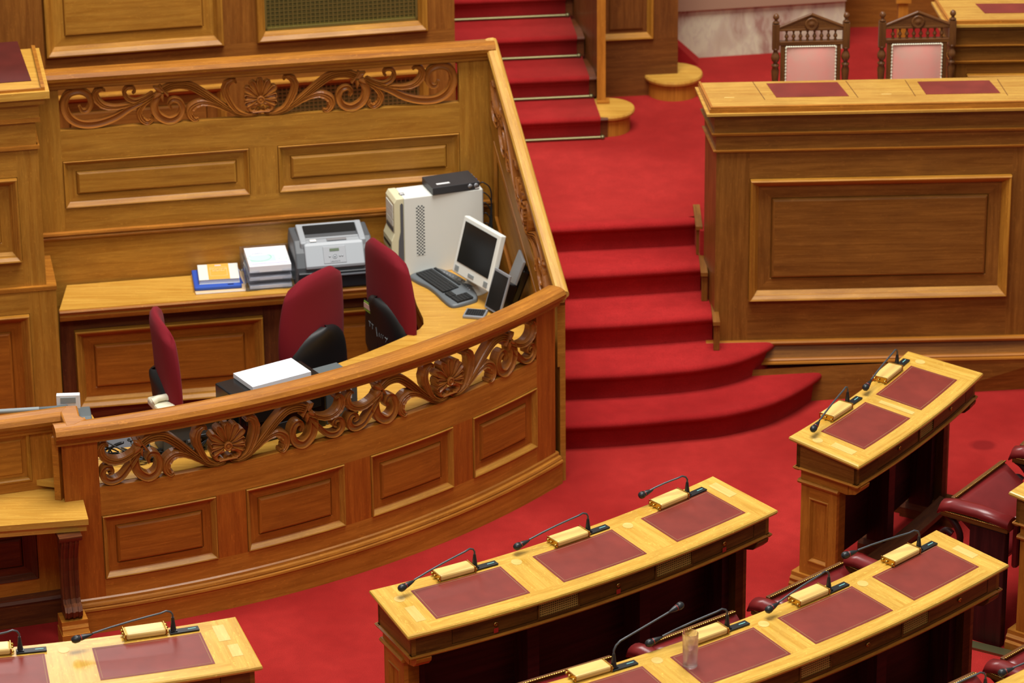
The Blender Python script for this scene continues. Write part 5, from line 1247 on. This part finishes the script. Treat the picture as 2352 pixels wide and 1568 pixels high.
# ------------------------------------------------------------------ two dark terminals by the side wall
c1=at(1114,706,ZW+.01); t=thing('desk_terminal','small silver framed terminal with a dark screen tilted back by the side wall','terminal',(c1.x,c1.y,ZW))
wx2=Vector((.075,-.115,0)); wl=wx2.length; wx2.normalize(); hz2=Vector((.06,.03,.195)).normalized(); hz2=(hz2-wx2*hz2.dot(wx2)).normalized()
MT=frame(Vector((0,0,.012))+wx2*wl/2+hz2*.105,wx2,hz2,wx2.cross(hz2)); sg2=1 if wx2.cross(hz2).x<0 else -1
m=MB(); m.box((0,0,0),(wl,.21,.012),MT); part('frame',m,'silver',t,False,.003,merge=True)
m=MB(); m.box((0,0,sg2*.0065),(wl-.018,.185,.002),MT); part('screen',m,'pc_grey' if 0 else 'screen',t)
m=MB(); m.box((.0,-.02,-sg2*.035),(wl-.01,.16,.055),MT); part('housing',m,'black_gloss',t,False,.01,merge=True)
c2=at(1178,700,ZW+.02); t=thing('desk_terminal','thin black terminal seen edge on, closest to the side rail','terminal',(c2.x,c2.y+.02,ZW))
wx3=Vector((.02,-.14,0)).normalized(); hz3=Vector((.09,.05,.25)).normalized(); hz3=(hz3-wx3*hz3.dot(wx3)).normalized(); MT3=frame(Vector((0,.03,.13)),wx3,hz3,wx3.cross(hz3)); sg3=1 if wx3.cross(hz3).x<0 else -1
m=MB(); m.box((0,.02,0),(.16,.24,.014),MT3); part('frame',m,'silver',t,False,.003,merge=True)
m=MB(); m.box((0,0,-sg3*.030),(.145,.19,.045),MT3); part('housing',m,'black_gloss',t,False,.012,merge=True)
c3=at(1092,724,ZW); t=thing('keypad','small silver keypad with black keys half hidden by the front rail','keypad',(c3.x,c3.y,ZW),-12)
m=MB(); m.box((.0,0,.008),(.11,.10,.015)); part('body',m,'silver',t,False,.004,merge=True)
m=MB()
def kg(m,x0,y0,nx,ny,c,z):
    X=[];Y=[]
    for i in range(nx): X+=[(x0+i*c,0),(x0+i*c+.001,1),(x0+(i+1)*c-.001,1),(x0+(i+1)*c,0)]
    for i in range(ny): Y+=[(y0+i*c,0),(y0+i*c+.001,1),(y0+(i+1)*c-.001,1),(y0+(i+1)*c,0)]
    m.grid([[Vector((x,y,z+.004*(a and b))) for x,a in X] for y,b in Y],None)
kg(m,-.046,-.036,8,6,.0115,.0158); part('keys',m,'key_black',t)
# ------------------------------------------------------------------ equipment behind the front rail
zt=.97; b0=at(492,879,zt); d1=Vector((.843,.538,0)).normalized(); d2=Vector((d1.y,-d1.x,0)); yw=math.degrees(math.atan2(d1.y,d1.x))
o_=b0+d1*.232+d2*.115; t=thing('black_machine','big black office machine with white paper on top, behind the front rail','office machine',(o_.x,o_.y,ZW),yw)
hH=zt-ZW
m=MB(); m.box((0,0,hH/2),(.46,.23,hH)); part('case',m,'black_gloss',t,False,.008,merge=True)
m=MB(); m.box((0,-.116,.17),(.40,.004,.12)); part('front_panel',m,'black',t,False,.002)
m=MB(); m.box((-.06,-.117,.06),(.25,.006,.04)); part('slot',m,'printer_black',t,False,.002)
b=at(535.5,867,zt); t2=thing('paper_stack','stack of blank white paper on the black machine','paper',(b.x,b.y,zt+.0005),yw)
m=MB(); m.box((.155,-.095,.011),(.31,.185,.020)); part('sheets',m,'paper',t2)
m=MB(); m.box((.155,-.095,.0225),(.31,.185,.0006)); part('top_sheet',m,'paper',t2)
b1=at(700,849,.93); o_=b1+d1*.085+d2*.10; t=thing('grey_device','slate grey box with a barcode sticker beside the black machine','device',(o_.x,o_.y,ZW),yw)
m=MB(); m.box((0,0,.105),(.17,.19,.21)); part('case',m,'grey_box',t,False,.005,merge=True)
m=MB(); m.box((.01,-.0965,.13),(.085,.002,.05)); lb_=part('barcode_label',m,'label_white',t)
for k in range(12): m=MB(); m.box((-.022+k*.0052,-.098,.122),(.0012+.0014*(k%3==0),.001,.022)); part('bar',m,'black',lb_)
m=MB(); m.box((.075,-.097,.045),(.02,.002,.05)); part('socket',m,'black',t)
b2=at(445,1046,ZW); t=thing('grey_device','pale grey desktop computer with ports showing through the carved openwork','computer',(b2.x,b2.y+.05,ZW),20)
m=MB(); m.box((0,.07,.07),(.30,.16,.14)); part('case',m,'grey_box',t,False,.005,merge=True)
m=MB(); m.box((0,.065,.142),(.305,.165,.008)); part('lid',m,'grey_light',t,False,.002)
for k in range(6): m=MB(); m.box((-.10+.025*k,-.012,.06),(.016,.006,.012)); part('port',m,'silver' if k%2 else 'black',t)
m=MB(); m.box((.07,-.011,.055),(.09,.004,.03)); part('port_bank',m,'black',t)
b3=at(285,1050,ZW); t=thing('grey_screen','grey screen tilted back at the left end of the booth, seen through the openwork','screen',(b3.x,b3.y,ZW),10)
M_=rot(-35,'X'); m=MB(); m.box((0,.10,.12),(.22,.02,.17),M_); part('panel',m,'grey_light',t,False,.005,merge=True)
m=MB(); m.box((0,.088,.12),(.19,.004,.14),M_); part('screen_face',m,'pc_grey',t); m=MB(); m.box((0,.19,.02),(.12,.10,.03)); part('foot',m,'black',t,False,.004)
b4=at(372,922,ZW+.04); t=thing('cream_handset','cream telephone handset above the front rail near the left chair','telephone',(b4.x,b4.y,ZW),25)
m=MB(); m.box((0,0,.02),(.09,.17,.04)); part('base',m,'cream',t,False,.01,merge=True); m=MB(); m.tube([Vector((-.045,0,.048)),Vector((-.02,0,.060)),Vector((.02,0,.060)),Vector((.045,0,.048))],[.018,.016,.016,.018],10); part('handset',m,'cream',t)
b5=at(195,952,ZW+.12); t=thing('grey_device','slate grey slanted device in the left corner of the booth','device',(b5.x-.02,b5.y,ZW),10)
m=MB(); P=[(-.09,0),(.09,0),(.09,.12),(-.02,.12),(-.09,.06)]; sideprof(m,-.07,.05,P); part('case',m,'grey_box',t,False,.006,merge=True)
b6=at(158,936,ZW+.16); t=thing('card_display','small white display box standing in the left corner of the booth','display',(b6.x,b6.y,ZW),3)
m=MB(); m.box((0,0,.195),(.108,.03,.07)); part('head',m,'label_white',t,False,.003,merge=True); m=MB(); m.box((0,-.016,.205),(.07,.004,.028)); part('face_groove',m,'grey_light',t)
m=MB(); m.box((.03,0,.08),(.03,.03,.16)); part('stem',m,'label_white',t,False,.003); m=MB(); m.box((.02,0,.006),(.10,.08,.012)); part('foot',m,'label_white',t,False,.003)
b7=at(162,928,ZW+.17); t=thing('lamp_arm','slim grey horizontal lamp tube behind the left rail','lamp',(b7.x-.16,b7.y-.05,ZW),0)
m=MB(); m.tube([Vector((-.5,-.03,.155)),Vector((.02,0,.17))],.011,10); part('tube',m,'grey_light',t); m=MB(); m.tube([Vector((.02,0,.17)),Vector((.15,.008,.1735))],[.010,.012],10); part('ribbed_end',m,'grey_box',t)
m=MB(); m.tube([Vector((-.2,-.012,.16)),Vector((-.2,-.01,.0))],.008,8); part('stem',m,'grey_box',t); m=MB(); m.lathe([(0,.015),(.05,.012),(.055,0),(0,0)],(-.2,-.01,0),20); part('foot',m,'grey_box',t)
# cables
random.seed(11)
CG='loose black cables on the worktop behind the openwork'
for i in range(14):
    a=-71.5+random.random()*7.5; r=3.82+random.random()*.16; P=[]
    for k in range(9):
        P.append(pol(r+random.uniform(-.07,.07),a+random.uniform(-1.1,1.1)+k*.12*random.choice((-1,1)),ZW+.006+random.random()*(.09 if 2<k<7 else .02)))
    m=MB(); c=crom(P,5); m.tube(c,.0036+.001*(i%3),6); o=mesh_obj('cable',m,'cable'); tag(o,['black cable in the tangle behind the left end of the openwork','thin black cable looped behind the left shell carving'][i%2],'cable',CG)
for i in range(7):
    base=Vector((p.x,p.y,ZW))+R3@Vector((Lw+.012,.03+.016*i,.10+.05*i)); P=[base,base+Vector((.03,.0,.01)),base+Vector((.045+.004*i,-.02,-.05)),Vector((base.x+.05,base.y-.04-.01*i,ZW+.10)),Vector((base.x+.045+.006*i,base.y-.07,ZW+.006)),Vector((base.x+.03,base.y-.14-.01*i,ZW+.006))]
    m=MB(); m.tube(crom(P,6),.0035,6); o=mesh_obj('cable',m,'cable'); tag(o,'black cable hanging down behind the tower computer','cable','cables behind the tower computer')
